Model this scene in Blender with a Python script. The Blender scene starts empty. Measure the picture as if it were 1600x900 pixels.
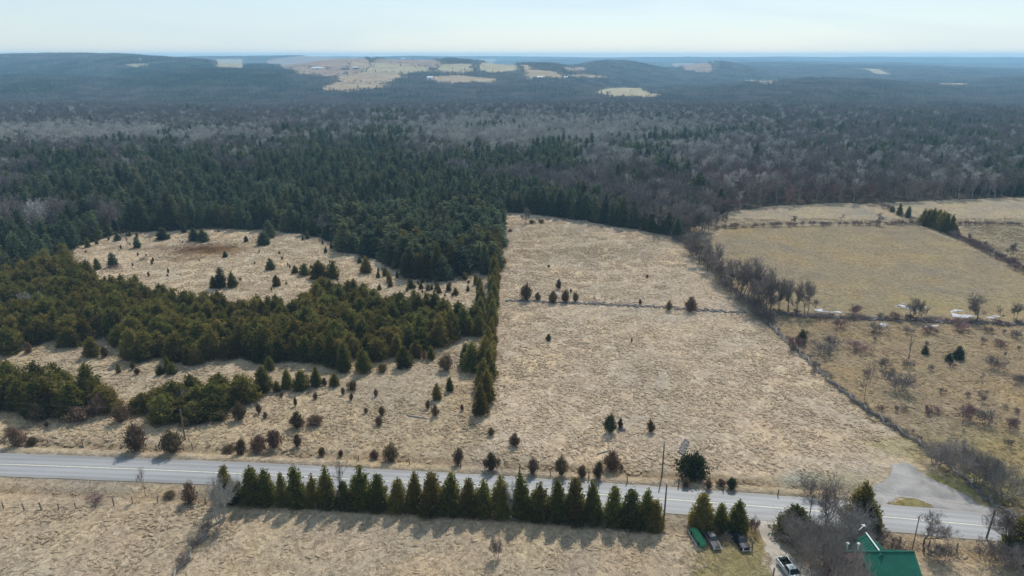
import bpy, math, random
import numpy as np
from mathutils import Vector, Matrix

sc = bpy.context.scene
R = math.radians

# ------------------------------------------------------------------ camera, sky, sun, exposure
CAM_H = 80.0
HAZE = 0.00013          # density of the air, per metre
PITCH = R(18.5)
LENS = 24.5
FPX = 1600 * LENS / 36.0
cam_d = bpy.data.cameras.new('camera')
cam_d.lens = LENS
cam_d.sensor_width = 36.0
cam_d.clip_start = 0.5
cam_d.clip_end = 60000
cam = bpy.data.objects.new('camera', cam_d)
sc.collection.objects.link(cam)
cam.location = (0, 0, CAM_H)
cam.rotation_euler = (R(90) - PITCH, 0, 0)
sc.camera = cam

SUN_EL = R(49)
SUN_AZ = R(17)          # clockwise from +Y (straight ahead), to the right
world = bpy.data.worlds.new('World')
sc.world = world
world.use_nodes = True
wn = world.node_tree
wn.nodes.clear()
w_out = wn.nodes.new('ShaderNodeOutputWorld')
w_bg = wn.nodes.new('ShaderNodeBackground')
w_sky = wn.nodes.new('ShaderNodeTexSky')
w_sky.sky_type = 'NISHITA'
w_sky.sun_disc = False
w_sky.sun_elevation = SUN_EL
w_sky.sun_rotation = SUN_AZ
w_sky.altitude = 300
w_sky.air_density = 1.0
w_sky.dust_density = 0.35
w_sky.ozone_density = 2.0
w_bg.inputs['Strength'].default_value = 0.082
# thin streaks of high cloud
w_tc = wn.nodes.new('ShaderNodeTexCoord')
w_map = wn.nodes.new('ShaderNodeMapping')
w_map.inputs['Scale'].default_value = (1.2, 1.2, 9.0)
w_noise = wn.nodes.new('ShaderNodeTexNoise')
w_noise.inputs['Scale'].default_value = 2.2
w_noise.inputs['Detail'].default_value = 5
w_noise.inputs['Distortion'].default_value = 0.6
w_ramp = wn.nodes.new('ShaderNodeValToRGB')
w_ramp.color_ramp.elements[0].position = 0.45
w_ramp.color_ramp.elements[0].color = (0.55, 0.55, 0.55, 1)
w_ramp.color_ramp.elements[1].position = 0.8
w_ramp.color_ramp.elements[1].color = (0.78, 0.78, 0.78, 1)
w_mix = wn.nodes.new('ShaderNodeMix')
w_mix.data_type = 'RGBA'
w_mix.inputs[7].default_value = (4.9, 6.1, 7.1, 1)
wn.links.new(w_tc.outputs['Generated'], w_map.inputs['Vector'])
wn.links.new(w_map.outputs[0], w_noise.inputs['Vector'])
wn.links.new(w_noise.outputs[0], w_ramp.inputs[0])
wn.links.new(w_ramp.outputs[0], w_mix.inputs[0])
wn.links.new(w_sky.outputs[0], w_mix.inputs[6])
wn.links.new(w_mix.outputs[2], w_bg.inputs['Color'])
wn.links.new(w_bg.outputs[0], w_out.inputs[0])

sun_d = bpy.data.lights.new('sun', 'SUN')
sun_d.energy = 3.3
sun_d.angle = R(0.55)
sun_d.color = (1.0, 0.95, 0.87)
sun = bpy.data.objects.new('sun', sun_d)
sc.collection.objects.link(sun)
to_sun = Vector((math.sin(SUN_AZ) * math.cos(SUN_EL), math.cos(SUN_AZ) * math.cos(SUN_EL), math.sin(SUN_EL)))
sun.rotation_euler = to_sun.to_track_quat('Z', 'Y').to_euler()
sun.location = (0, 0, 300)

sc.view_settings.view_transform = 'Standard'
sc.view_settings.look = 'None'
sc.view_settings.gamma = 1.0
sc.view_settings.use_curve_mapping = False
sc.view_settings.exposure = 0.6
sc.render.engine = 'CYCLES'
sc.cycles.max_bounces = 4
sc.cycles.diffuse_bounces = 2
sc.cycles.glossy_bounces = 1
sc.cycles.transmission_bounces = 2
sc.cycles.transparent_max_bounces = 4
sc.cycles.volume_bounces = 0
sc.cycles.use_denoising = True
sc.cycles.use_adaptive_sampling = True
sc.cycles.adaptive_threshold = 0.02
sc.cycles.caustics_reflective = False
sc.cycles.caustics_refractive = False

rng = np.random.default_rng(11)
random.seed(11)
COL = sc.collection

# ------------------------------------------------------------------ terrain and pixel <-> ground helpers
CP, SP = math.cos(PITCH), math.sin(PITCH)


def ray(px, py):
    a = (np.asarray(px, float) - 800) / FPX
    b = (450 - np.asarray(py, float)) / FPX
    return a, CP + b * SP, -SP + b * CP


def smooth(a, b, x):
    t = np.clip((x - a) / (b - a), 0, 1)
    return t * t * (3 - 2 * t)


RIDGES = []
for (px, py, Yr, sp, sy) in [
    (100, 82, 3800, 240, 400), (220, 89, 3200, 200, 350), (320, 108, 2500, 150, 420),
    (545, 87, 3300, 110, 800), (700, 92, 3200, 120, 750), (850, 100, 2900, 80, 600), (960, 93, 3600, 70, 500),
    (980, 141, 1800, 75, 230), (1110, 96, 3900, 60, 450), (1290, 124, 2150, 150, 380),
    (1350, 101, 4600, 150, 600), (1190, 98, 5400, 90, 600), (1520, 106, 4300, 170, 700), (1650, 122, 2600, 120, 450),
    (1330, 89, 9800, 330, 700), (700, 88, 9800, 400, 800), (400, 86, 6500, 220, 600), (1080, 90, 9000, 120, 500), (1600, 91, 8600, 150, 500), (1000, 97, 7000, 600, 900), (1450, 93, 8300, 120, 450), (1150, 93, 8000, 90, 450), (1270, 97, 6300, 110, 380), (880, 93, 7500, 80, 400), (1570, 95, 9000, 90, 450), (1400, 99, 5600, 80, 300), (650, 89, 7000, 70, 400), (60, 118, 2300, 120, 400),
]:
    a, f, dz = ray(px, py)
    RIDGES.append((a / f, CAM_H + Yr * dz / f - 9 + 37 - 32 * float(smooth(5500, 10500, Yr)), Yr, sp / FPX * CP, sy))


# road centre line, set later in world coordinates; used to shape the verge
ROADX, ROADY = None, None


def hz(X, Y):
    X = np.asarray(X, float)
    Y = np.asarray(Y, float)
    z = 0.35 * np.sin(X / 37 + 1.3) * np.sin(Y / 52 + .4) + 0.3 * np.sin(X / 71 - Y / 63)
    z = z + 2.5 * np.sin(X / 160 + 0.5) * np.sin(Y / 210 + 2.2) * smooth(330, 700, Y)
    far = smooth(2300, 4200, Y)
    z = z + far * (5 * np.sin(X / 410 + 1.1 + .6 * np.sin(Y / 700)) * np.sin(Y / 390 + .7 * np.sin(X / 620)) + 5 * np.sin(X / 950 - Y / 800 + .4) * np.sin(Y / 1150 + X / 1700 + 1.9))
    u = X / np.maximum(Y, 50)
    acc = np.zeros_like(z)
    for (ur, zr, Yr, su, sy) in RIDGES:
        acc += np.clip(zr * np.exp(-0.5 * ((u - ur) / su) ** 2 - 0.5 * ((Y - Yr) / sy) ** 2), 0, None) ** 3
    z = z - 5 * smooth(450, 900, Y) - 32 * smooth(950, 1750, Y) + acc ** (1 / 3.) + 32 * smooth(5500, 10500, Y)
    if ROADX is not None:
        d = np.abs(Y - np.interp(X, ROADX, ROADY))
        zr = hz_road(X)
        k = 1 - smooth(4.6, 13, d)
        z = z * (1 - k) + zr * k - 0.55 * np.exp(-((d - 8.3) / 1.6) ** 2) - 0.12 * (1 - smooth(4.0, 4.9, d))
    return z


def hz_road(X):
    return 0.12 * np.sin(np.asarray(X) / 60.0) + 0.15


def cast(px, py):
    """pixel of the photograph (1600x900) -> point on the terrain (arrays allowed)"""
    px = np.atleast_1d(np.asarray(px, float))
    py = np.atleast_1d(np.asarray(py, float))
    a, f, dz = ray(px, py)
    Ys = np.concatenate([np.linspace(60, 500, 120), np.geomspace(510, 11500, 350)])
    g = CAM_H + (dz / f)[:, None] * Ys[None] - hz((a / f)[:, None] * Ys[None], np.broadcast_to(Ys, (len(px), len(Ys))))
    below = g < 0
    i = np.where(below.any(1), below.argmax(1), len(Ys) - 1)
    i = np.maximum(i, 1)
    lo, hi = Ys[i - 1].copy(), Ys[i].copy()
    for _ in range(22):
        m = 0.5 * (lo + hi)
        gm = CAM_H + dz / f * m - hz(a / f * m, m)
        lo = np.where(gm > 0, m, lo)
        hi = np.where(gm > 0, hi, m)
    m = 0.5 * (lo + hi)
    X = a / f * m
    return np.stack([X, m, hz(X, m)], 1)


def at(px, py):
    return cast(px, py)[0]


def project(P):
    P = np.asarray(P, float)
    X, Y, Z = P[..., 0], P[..., 1], P[..., 2] - CAM_H
    zc = Y * CP - Z * SP
    yc = Y * SP + Z * CP
    return 800 + FPX * X / zc, 450 - FPX * yc / zc


def size_at(p, hpx):
    """height in metres of an upright thing at ground point p that spans hpx pixels"""
    px, py = project(p)
    b = (450 - (py - hpx)) / FPX
    zt = CAM_H + p[1] * (-SP + b * CP) / (CP + b * SP)
    return float(zt - p[2])


def width_at(p, wpx):
    zc = p[1] * CP - (p[2] - CAM_H) * SP
    return float(wpx * zc / FPX)


def inpoly(X, Y, poly):
    poly = np.asarray(poly)
    c = np.zeros(np.shape(X), bool)
    j = len(poly) - 1
    for i in range(len(poly)):
        xi, yi = poly[i][:2]
        xj, yj = poly[j][:2]
        if yi != yj:
            c ^= ((yi > Y) != (yj > Y)) & (X < (xj - xi) * (Y - yi) / (yj - yi) + xi)
        j = i
    return c


def polydist(X, Y, line):
    """distance to a polyline"""
    d = np.full(np.shape(X), 1e9)
    line = np.asarray(line, float)
    for (a, b) in zip(line[:-1, :2], line[1:, :2]):
        v = b - a
        t = np.clip(((X - a[0]) * v[0] + (Y - a[1]) * v[1]) / max(v @ v, 1e-9), 0, 1)
        d = np.minimum(d, np.hypot(X - a[0] - t * v[0], Y - a[1] - t * v[1]))
    return d


def gpoly(pts):
    p = np.asarray(pts, float)
    return cast(p[:, 0], p[:, 1])


def vnoise(X, Y, s, seed=0):
    """cheap value noise in 0..1"""
    X = np.asarray(X) / s
    Y = np.asarray(Y) / s
    xi = np.floor(X).astype(np.int64)
    yi = np.floor(Y).astype(np.int64)
    fx = X - xi
    fy = Y - yi
    fx = fx * fx * (3 - 2 * fx)
    fy = fy * fy * (3 - 2 * fy)

    def hsh(i, j):
        n = (i * 374761393 + j * 668265263 + seed * 974634211) & 0x7fffffff
        n = ((n ^ (n >> 13)) * 1274126177) & 0x7fffffff
        return ((n ^ (n >> 16)) & 0xffff) / 65535.0
    return (hsh(xi, yi) * (1 - fx) + hsh(xi + 1, yi) * fx) * (1 - fy) + (hsh(xi, yi + 1) * (1 - fx) + hsh(xi + 1, yi + 1) * fx) * fy


# ------------------------------------------------------------------ mesh helpers
def mesh_np(name, V, F, mats=(), midx=None, smooth_sh=False, fattr=None, vattr=None):
    """V (n,3), F list of (m,k) int arrays"""
    V = np.asarray(V, np.float32)
    if not isinstance(F, (list, tuple)):
        F = [F]
    F = [np.asarray(f, np.int32) for f in F if len(f)]
    me = bpy.data.meshes.new(name)
    nl = sum(f.size for f in F)
    nf = sum(len(f) for f in F)
    me.vertices.add(len(V))
    me.vertices.foreach_set('co', V.ravel())
    me.loops.add(nl)
    me.loops.foreach_set('vertex_index', np.concatenate([f.ravel() for f in F]))
    me.polygons.add(nf)
    tot = np.concatenate([np.full(len(f), f.shape[1], np.int32) for f in F])
    st = np.concatenate([[0], np.cumsum(tot)[:-1]]).astype(np.int32)
    me.polygons.foreach_set('loop_start', st)
    for m in mats:
        me.materials.append(m)
    if midx is not None:
        me.polygons.foreach_set('material_index', np.asarray(midx, np.int32))
    me.polygons.foreach_set('use_smooth', np.full(nf, smooth_sh))
    if fattr is not None:
        for k, v in fattr.items():
            at_ = me.attributes.new(k, 'FLOAT', 'FACE')
            at_.data.foreach_set('value', np.asarray(v, np.float32))
    if vattr is not None:
        for k, v in vattr.items():
            v = np.asarray(v, np.float32)
            if v.ndim == 2:
                at_ = me.attributes.new(k, 'FLOAT_COLOR', 'POINT')
                at_.data.foreach_set('color', np.concatenate([v, np.ones((len(v), 1), np.float32)], 1).ravel())
            else:
                at_ = me.attributes.new(k, 'FLOAT', 'POINT')
                at_.data.foreach_set('value', v)
    me.update(calc_edges=True)
    return me


class MB:
    """collects shapes; each call adds to one mesh"""
    def __init__(s):
        s.v = []
        s.f = []
        s.m = []

    def raw(s, V, F, m=0):
        o = len(s.v)
        s.v += [tuple(map(float, p)) for p in V]
        for f in F:
            s.f.append([i + o for i in f])
            s.m.append(m)

    def box(s, lo, hi, m=0):
        (a, b, c), (d, e, f) = lo, hi
        s.raw([(a, b, c), (d, b, c), (d, e, c), (a, e, c), (a, b, f), (d, b, f), (d, e, f), (a, e, f)],
              [(0, 3, 2, 1), (4, 5, 6, 7), (0, 1, 5, 4), (1, 2, 6, 5), (2, 3, 7, 6), (3, 0, 4, 7)], m)

    def tube(s, pts, rad, n=6, m=0, cap=True):
        pts = [Vector(p) for p in pts]
        if not hasattr(rad, '__len__'):
            rad = [rad] * len(pts)
        o = len(s.v)
        for i, p in enumerate(pts):
            d = (pts[min(i + 1, len(pts) - 1)] - pts[max(i - 1, 0)]).normalized()
            x = d.orthogonal().normalized()
            y = d.cross(x)
            for k in range(n):
                a = 2 * math.pi * k / n
                s.v.append(tuple(p + (x * math.cos(a) + y * math.sin(a)) * rad[i]))
        for i in range(len(pts) - 1):
            for k in range(n):
                s.f.append([o + i * n + k, o + i * n + (k + 1) % n, o + (i + 1) * n + (k + 1) % n, o + (i + 1) * n + k])
                s.m.append(m)
        if cap:
            s.f.append([o + k for k in range(n)][::-1])
            s.m.append(m)
            s.f.append([o + (len(pts) - 1) * n + k for k in range(n)])
            s.m.append(m)

    def mesh(s, name, mats, smooth_sh=False):
        me = bpy.data.meshes.new(name)
        me.from_pydata(s.v, [], s.f)
        for m in (mats if isinstance(mats, (list, tuple)) else [mats]):
            me.materials.append(m)
        me.polygons.foreach_set('material_index', s.m)
        me.polygons.foreach_set('use_smooth', [smooth_sh] * len(s.f))
        me.update()
        return me

    def obj(s, name, mats, parent=None, smooth_sh=False):
        return link(name, s.mesh(name, mats, smooth_sh), parent)


def link(name, me, parent=None, loc=None, rz=0, scale=None):
    o = bpy.data.objects.new(name, me)
    COL.objects.link(o)
    if parent is not None:
        o.parent = parent
    if loc is not None:
        o.location = [float(c) for c in loc]
    if rz:
        o.rotation_euler = (0, 0, rz)
    if scale is not None:
        o.scale = scale if hasattr(scale, '__len__') else (scale,) * 3
    return o


def tag(o, label, cat, group=None, kind=None):
    o['label'] = label
    o['category'] = cat
    if group:
        o['group'] = group
    if kind:
        o['kind'] = kind
    return o


def struct(o, kind='structure', label=None):
    o['kind'] = kind
    if label:
        o['label'] = label
    return o


# ------------------------------------------------------------------ materials
def new_mat(name):
    m = bpy.data.materials.new(name)
    m.use_nodes = True
    nt = m.node_tree
    nt.nodes.clear()
    out = nt.nodes.new('ShaderNodeOutputMaterial')
    return m, nt, out


def simple(name, col, rough=0.8, spec=0.3, metal=0.0, var=0.12, scale=3.0, bump=0.0):
    m, nt, out = new_mat(name)
    b = nt.nodes.new('ShaderNodeBsdfPrincipled')
    b.inputs['Roughness'].default_value = rough
    b.inputs['Specular IOR Level'].default_value = spec
    b.inputs['Metallic'].default_value = metal
    tc = nt.nodes.new('ShaderNodeTexCoord')
    n = nt.nodes.new('ShaderNodeTexNoise')
    n.inputs['Scale'].default_value = scale
    n.inputs['Detail'].default_value = 5
    nt.links.new(tc.outputs['Object'], n.inputs['Vector'])
    hsv = nt.nodes.new('ShaderNodeHueSaturation')
    hsv.inputs['Color'].default_value = (*col, 1)
    mr = nt.nodes.new('ShaderNodeMapRange')
    mr.inputs['From Min'].default_value = 0.25
    mr.inputs['From Max'].default_value = 0.75
    mr.inputs['To Min'].default_value = 1 - var
    mr.inputs['To Max'].default_value = 1 + var
    nt.links.new(n.outputs[0], mr.inputs[0])
    nt.links.new(mr.outputs[0], hsv.inputs['Value'])
    nt.links.new(hsv.outputs[0], b.inputs['Base Color'])
    if bump:
        bp = nt.nodes.new('ShaderNodeBump')
        bp.inputs['Strength'].default_value = bump
        nt.links.new(n.outputs[0], bp.inputs['Height'])
        nt.links.new(bp.outputs[0], b.inputs['Normal'])
    nt.links.new(b.outputs[0], out.inputs[0])
    return m


def leaf_mat(name, ca, cb, cc=None, trans=0.3, objvar=0.35):
    """ca..cb by clump ('tint' per face), cc mixed in by the thing's own random number"""
    m, nt, out = new_mat(name)
    N = nt.nodes.new
    L = nt.links.new
    at_ = N('ShaderNodeAttribute')
    at_.attribute_name = 'tint'
    mx = N('ShaderNodeMix')
    mx.data_type = 'RGBA'
    mx.inputs[6].default_value = (*ca, 1)
    mx.inputs[7].default_value = (*cb, 1)
    L(at_.outputs['Fac'], mx.inputs[0])
    oi = N('ShaderNodeObjectInfo')
    col = mx.outputs[2]
    if cc is not None:
        rm = N('ShaderNodeMapRange')
        rm.inputs['From Min'].default_value = 0.3
        rm.inputs['From Max'].default_value = 1.0
        rm.inputs['To Max'].default_value = 0.7
        L(oi.outputs['Random'], rm.inputs[0])
        m2 = N('ShaderNodeMix')
        m2.data_type = 'RGBA'
        L(rm.outputs[0], m2.inputs[0])
        L(col, m2.inputs[6])
        m2.inputs[7].default_value = (*cc, 1)
        col = m2.outputs[2]
    hsv = N('ShaderNodeHueSaturation')
    L(col, hsv.inputs['Color'])
    ma = N('ShaderNodeMath')
    ma.operation = 'MULTIPLY'
    ma.inputs[1].default_value = 7.31
    L(oi.outputs['Random'], ma.inputs[0])
    fr = N('ShaderNodeMath')
    fr.operation = 'FRACT'
    L(ma.outputs[0], fr.inputs[0])
    mr = N('ShaderNodeMapRange')
    mr.inputs['To Min'].default_value = 1 - objvar
    mr.inputs['To Max'].default_value = 1 + objvar
    L(fr.outputs[0], mr.inputs[0])
    L(mr.outputs[0], hsv.inputs['Value'])
    d = N('ShaderNodeBsdfDiffuse')
    L(hsv.outputs[0], d.inputs[0])
    if trans:
        t = N('ShaderNodeBsdfTranslucent')
        L(hsv.outputs[0], t.inputs[0])
        ms = N('ShaderNodeMixShader')
        ms.inputs[0].default_value = trans
        L(d.outputs[0], ms.inputs[1])
        L(t.outputs[0], ms.inputs[2])
        L(ms.outputs[0], out.inputs[0])
    else:
        L(d.outputs[0], out.inputs[0])
    return m


M = {}
M['cedar'] = leaf_mat('cedar_foliage', (0.068, 0.078, 0.022), (0.190, 0.172, 0.046), (0.185, 0.135, 0.040), 0.52)
M['hedge'] = leaf_mat('hedge_cedar_foliage', (0.078, 0.094, 0.026), (0.220, 0.208, 0.054), (0.210, 0.155, 0.046), 0.58, 0.35)
M['spruce'] = leaf_mat('spruce_foliage', (0.042, 0.070, 0.044), (0.110, 0.135, 0.076), (0.135, 0.130, 0.060), 0.4, 0.45)
M['juniper'] = leaf_mat('juniper_foliage', (0.120, 0.074, 0.054), (0.230, 0.160, 0.112), (0.130, 0.115, 0.055), 0.4)
M['junigreen'] = leaf_mat('green_juniper_foliage', (0.042, 0.055, 0.022), (0.095, 0.105, 0.042), None, 0.3)
M['mound'] = leaf_mat('mound_bush_foliage', (0.08, 0.06, 0.025), (0.16, 0.12, 0.05), None, 0.2)
M['bark'] = simple('bark', (0.11, 0.09, 0.075), 0.95, 0.1, var=0.3, scale=6)
M['twig'] = leaf_mat('bare_twigs', (0.15, 0.125, 0.11), (0.29, 0.255, 0.235), (0.20, 0.155, 0.14), 0, 0.25)
M['twig_pale'] = leaf_mat('pale_bare_twigs', (0.30, 0.285, 0.26), (0.50, 0.48, 0.45), None, 0, 0.25)
M['twig_red'] = leaf_mat('reddish_bare_twigs', (0.16, 0.10, 0.10), (0.27, 0.178, 0.17), None, 0, 0.2)
M['twig_dark'] = leaf_mat('brush_twigs', (0.13, 0.108, 0.10), (0.26, 0.225, 0.205), None, 0, 0.2)
M['grass'] = leaf_mat('dry_grass_blades', (0.30, 0.215, 0.12), (0.56, 0.42, 0.255), None, 0.25, 0.12)
M['rail'] = simple('weathered_cedar_rail', (0.25, 0.235, 0.22), 0.85, 0.2, var=0.45, scale=5)
M['post'] = simple('weathered_post', (0.17, 0.145, 0.12), 0.9, 0.2, var=0.3, scale=8)
M['pole'] = simple('utility_pole_wood', (0.15, 0.12, 0.095), 0.85, 0.2, var=0.25, scale=4)
M['stone'] = simple('field_stone', (0.17, 0.155, 0.145), 0.9, 0.2, var=0.4, scale=2.5)
M['snow'] = simple('old_snow', (0.37, 0.38, 0.41), 0.8, 0.1, var=0.3, scale=0.6, bump=0.3)
M['wire'] = simple('wire', (0.10, 0.10, 0.10), 0.5, 0.4, metal=0.6)

# ------------------------------------------------------------------ layout traced onto the ground
road_px = [(-420, 714), (-200, 719.5), (0, 727), (200, 733), (400, 742), (600, 753), (800, 766), (1000, 780), (1200, 796), (1350, 808.5), (1470, 819), (1600, 831), (1800, 851), (2000, 873)]
_r = gpoly(road_px)
ROADX, ROADY = _r[:, 0].copy(), _r[:, 1].copy()
# smooth the centre line
_xs = np.linspace(ROADX[0], ROADX[-1], 400)
_co = np.polyfit(ROADX, ROADY, 3)
ROADX, ROADY = _xs, np.polyval(_co, _xs)


def road_y(x):
    return np.interp(x, ROADX, ROADY)


FOREST_EDGE = [(-300, 500), (-60, 470), (40, 440), (90, 420), (112, 400), (118, 388), (180, 367), (240, 362), (330, 359), (420, 361), (470, 367), (505, 374), (540, 394),
               (580, 407), (640, 430), (675, 441), (712, 439), (722, 428), (745, 420), (762, 428), (770, 424), (777, 332), (830, 335), (920, 347),
               (1000, 360), (1048, 370), (1062, 374), (1080, 356), (1115, 342), (1130, 333), (1200, 323), (1300, 317), (1330, 318), (1365, 318), (1600, 308), (1900, 300)]
FOREST = np.concatenate([gpoly(FOREST_EDGE), [[900, 700, 0], [900, 30000, 0], [-900, 30000, 0], [-900, 700, 0]]])[:, :2]
MAINFIELD = gpoly([(760, 700), (765, 560), (770, 480), (777, 400), (777, 331), (830, 334), (920, 347), (1000, 360), (1055, 372), (1075, 392), (1120, 440), (1175, 494), (1240, 548), (1300, 603), (1350, 643), (1400, 676), (1440, 702), (1400, 730), (1240, 745), (1100, 740), (900, 722)])
CLEARING = gpoly([(118, 388), (180, 366), (240, 361), (330, 358), (420, 360), (470, 366), (505, 373), (540, 393), (580, 406), (640, 430), (675, 441), (712, 439), (722, 427), (752, 418),
                  (756, 500), (640, 500), (560, 474), (505, 462), (470, 488), (440, 505), (330, 492), (300, 486), (200, 470), (150, 452), (125, 425)])
FIELD_C = gpoly([(1080, 395), (1112, 368), (1140, 353), (1250, 352), (1430, 353), (1490, 374), (1600, 430), (1700, 480), (1700, 512), (1590, 503), (1420, 497), (1300, 492), (1190, 488)])
FIELD_A = gpoly([(1118, 357), (1130, 333), (1200, 323), (1300, 318), (1335, 320), (1385, 334), (1438, 349), (1390, 351), (1250, 352), (1150, 354)])
FIELD_B = gpoly([(1370, 318), (1600, 309), (1760, 303), (1760, 352), (1600, 352), (1500, 352), (1440, 346)])
FIELD_D = gpoly([(1500, 354), (1760, 354), (1760, 500), (1600, 424), (1540, 395)])
SCRUB = gpoly([(1185, 490), (1300, 494), (1420, 499), (1600, 505), (1760, 512), (1760, 860), (1590, 815), (1500, 745), (1450, 706), (1400, 675), (1350, 642), (1300, 602), (1240, 547)])
LOT = gpoly([(1392, 724), (1418, 723), (1447, 743), (1480, 760), (1515, 776), (1550, 794), (1572, 806), (1540, 809), (1500, 804.5), (1468, 801), (1458, 793), (1430, 780), (1408, 777), (1392, 783), (1385, 791), (1345, 788), (1352, 770), (1362, 757), (1385, 750), (1392, 738)])
DRIVE = gpoly([(1172, 808), (1220, 812), (1211, 826), (1222, 850), (1238, 872), (1262, 886), (1330, 893), (1330, 925), (1215, 925), (1203, 880), (1192, 845), (1183, 822)])
LAWN = gpoly([(1098, 868), (1120, 838), (1160, 826), (1185, 835), (1200, 880), (1205, 940), (1085, 940)])
FIELDS_OPEN = [MAINFIELD, CLEARING, FIELD_A, FIELD_B, FIELD_C, FIELD_D, SCRUB]

# ------------------------------------------------------------------ ground sheet
rows = np.concatenate([np.arange(50, 90, 2.0), np.arange(90, 200, 0.5), np.arange(200, 450, 1.0), np.geomspace(450, 11500, 290)])
ncol = 480
uu = np.linspace(-1, 1, ncol)
GX = uu[None] * (0.92 * rows[:, None] + 45)
GY = np.broadcast_to(rows[:, None], GX.shape)
GZ = hz(GX, GY)
nr = len(rows)
idx = np.arange(nr * ncol).reshape(nr, ncol)
Fg = np.stack([idx[:-1, :-1], idx[:-1, 1:], idx[1:, 1:], idx[1:, :-1]], -1).reshape(-1, 4)


def ground_colour(X, Y):
    wx = X + 3.0 * (vnoise(X, Y, 6, 1) - .5) + 1.2 * (vnoise(X, Y, 1.5, 2) - .5)
    wy = Y + 3.0 * (vnoise(X, Y, 6, 3) - .5) + 1.2 * (vnoise(X, Y, 1.5, 4) - .5)
    c = np.empty(X.shape + (3,))
    c[:] = (0.405, 0.322, 0.220)
    near = (Y < road_y(X))
    c[near] = (0.390, 0.310, 0.215)

    def put(poly, col):
        k = inpoly(wx, wy, poly[:, :2])
        c[k] = col
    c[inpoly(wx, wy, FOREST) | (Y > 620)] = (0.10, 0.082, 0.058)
    put(MAINFIELD, (0.480, 0.385, 0.278))
    put(CLEARING, (0.480, 0.384, 0.270))
    put(FIELD_C, (0.305, 0.240, 0.152))
    put(FIELD_A, (0.38, 0.31, 0.215))
    put(FIELD_B, (0.38, 0.31, 0.215))
    put(FIELD_D, (0.31, 0.255, 0.165))
    put(SCRUB, (0.315, 0.240, 0.150))
    put(LAWN, (0.235, 0.195, 0.105))
    # brown sedge patch in the clearing
    e = at(325, 390)
    k = np.exp(-(((wx - e[0]) / 17) ** 2 + ((wy - e[1]) / 11) ** 2) ** 2)
    e2 = at(280, 388)
    k = np.maximum(k, .6 * np.exp(-(((wx - e2[0]) / 30) ** 2 + ((wy - e2[1]) / 5) ** 2) ** 2))
    e3 = at(288, 403)
    k = np.maximum(k, .5 * np.exp(-(((wx - e3[0]) / 8) ** 2 + ((wy - e3[1]) / 8) ** 2) ** 2))
    c = c * (1 - k[..., None]) + np.array((0.17, 0.105, 0.055)) * k[..., None]
    # darker, flatter worn ground towards the back of the main field
    for (px, py, sx, sy, a, col) in [(900, 395, 28, 10, .5, (0.31, 0.24, 0.155)), (880, 372, 24, 10, .35, (0.31, 0.25, 0.16)), (1330, 520, 20, 6, .4, (.26, .19, .10)),
                                     (1450, 470, 40, 8, .6, (.32, .265, .145)), (1570, 700, 22, 8, .6, (.27, .225, .11)), (1560, 760, 14, 6, .8, (.23, .215, .08)), (1420, 700, 9, 4, .7, (.33, .28, .15)),
                                     (1250, 752, 6, 2.2, .8, (.30, .30, .27)), (1300, 757, 9, 3.0, .5, (.27, .26, .15))]:
        e = at(px, py)
        k = a * np.exp(-(((wx - e[0]) / sx) ** 2 + ((wy - e[1]) / sy) ** 2) ** 2)
        c = c * (1 - k[..., None]) + np.array(col) * k[..., None]
    # verge beside the road: gravel edge then rough grass
    d = np.abs(Y - road_y(X)) + 0.5 * (vnoise(X, Y, 1.2, 9) - .5)
    k = ((1 - smooth(4.2, 6.0, d)) * (Y < 200))[..., None]
    c = c * (1 - k) + np.array((0.25, 0.205, 0.15)) * k
    k = (0.45 * np.exp(-((d - 8.3) / 1.8) ** 2) * (Y < 200))[..., None]
    c = c * (1 - k) + np.array((0.22, 0.15, 0.085)) * k
    # wheel ruts across the near field
    for off in (-0.8, 0.8):
        ln = gpoly([(470, 795), (420, 835), (385, 865), (345, 905), (300, 950)])
        ln[:, 0] += off
        k = (0.55 * (1 - smooth(0.25, 0.75, polydist(wx * .3 + X * .7, wy * .3 + Y * .7, ln))))[..., None]
        c = c * (1 - k) + np.array((0.47, 0.38, 0.24)) * k
    # greener strip beside the gravel lot
    ln = gpoly([(1440, 742), (1480, 766), (1530, 790), (1580, 815)])
    ln[:, 0] += 1.6
    k = (0.7 * (1 - smooth(0.6, 1.6, polydist(wx, wy, ln))))[..., None]
    c = c * (1 - k) + np.array((0.22, 0.21, 0.06)) * k
    k = inpoly(wx, wy, gpoly([(1395, 782), (1410, 777), (1432, 780), (1458, 793), (1466, 799), (1420, 797), (1390, 792)]))
    c[k] = (0.22, 0.185, 0.085)
    return c


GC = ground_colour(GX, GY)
m, nt, out = new_mat('ground_cover')
N, L = nt.nodes.new, nt.links.new
g_at = N('ShaderNodeAttribute')
g_at.attribute_name = 'cover'
g_tc = N('ShaderNodeTexCoord')


def noise_node(scale, detail=4, dist=0.0, mscale=None):
    n = N('ShaderNodeTexNoise')
    n.inputs['Scale'].default_value = scale
    n.inputs['Detail'].default_value = detail
    n.inputs['Distortion'].default_value = dist
    if mscale:
        mp = N('ShaderNodeMapping')
        mp.inputs['Scale'].default_value = mscale
        L(g_tc.outputs['Object'], mp.inputs[0])
        L(mp.outputs[0], n.inputs['Vector'])
    else:
        L(g_tc.outputs['Object'], n.inputs['Vector'])
    return n.outputs[0]


def rng_node(src, a, b, fa=0.3, fb=0.7):
    r = N('ShaderNodeMapRange')
    r.inputs['From Min'].default_value = fa
    r.inputs['From Max'].default_value = fb
    r.inputs['To Min'].default_value = a
    r.inputs['To Max'].default_value = b
    L(src, r.inputs[0])
    return r.outputs[0]


def mul(a, b):
    q = N('ShaderNodeMath')
    q.operation = 'MULTIPLY'
    L(a, q.inputs[0])
    L(b, q.inputs[1])
    return q.outputs[0]


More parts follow.
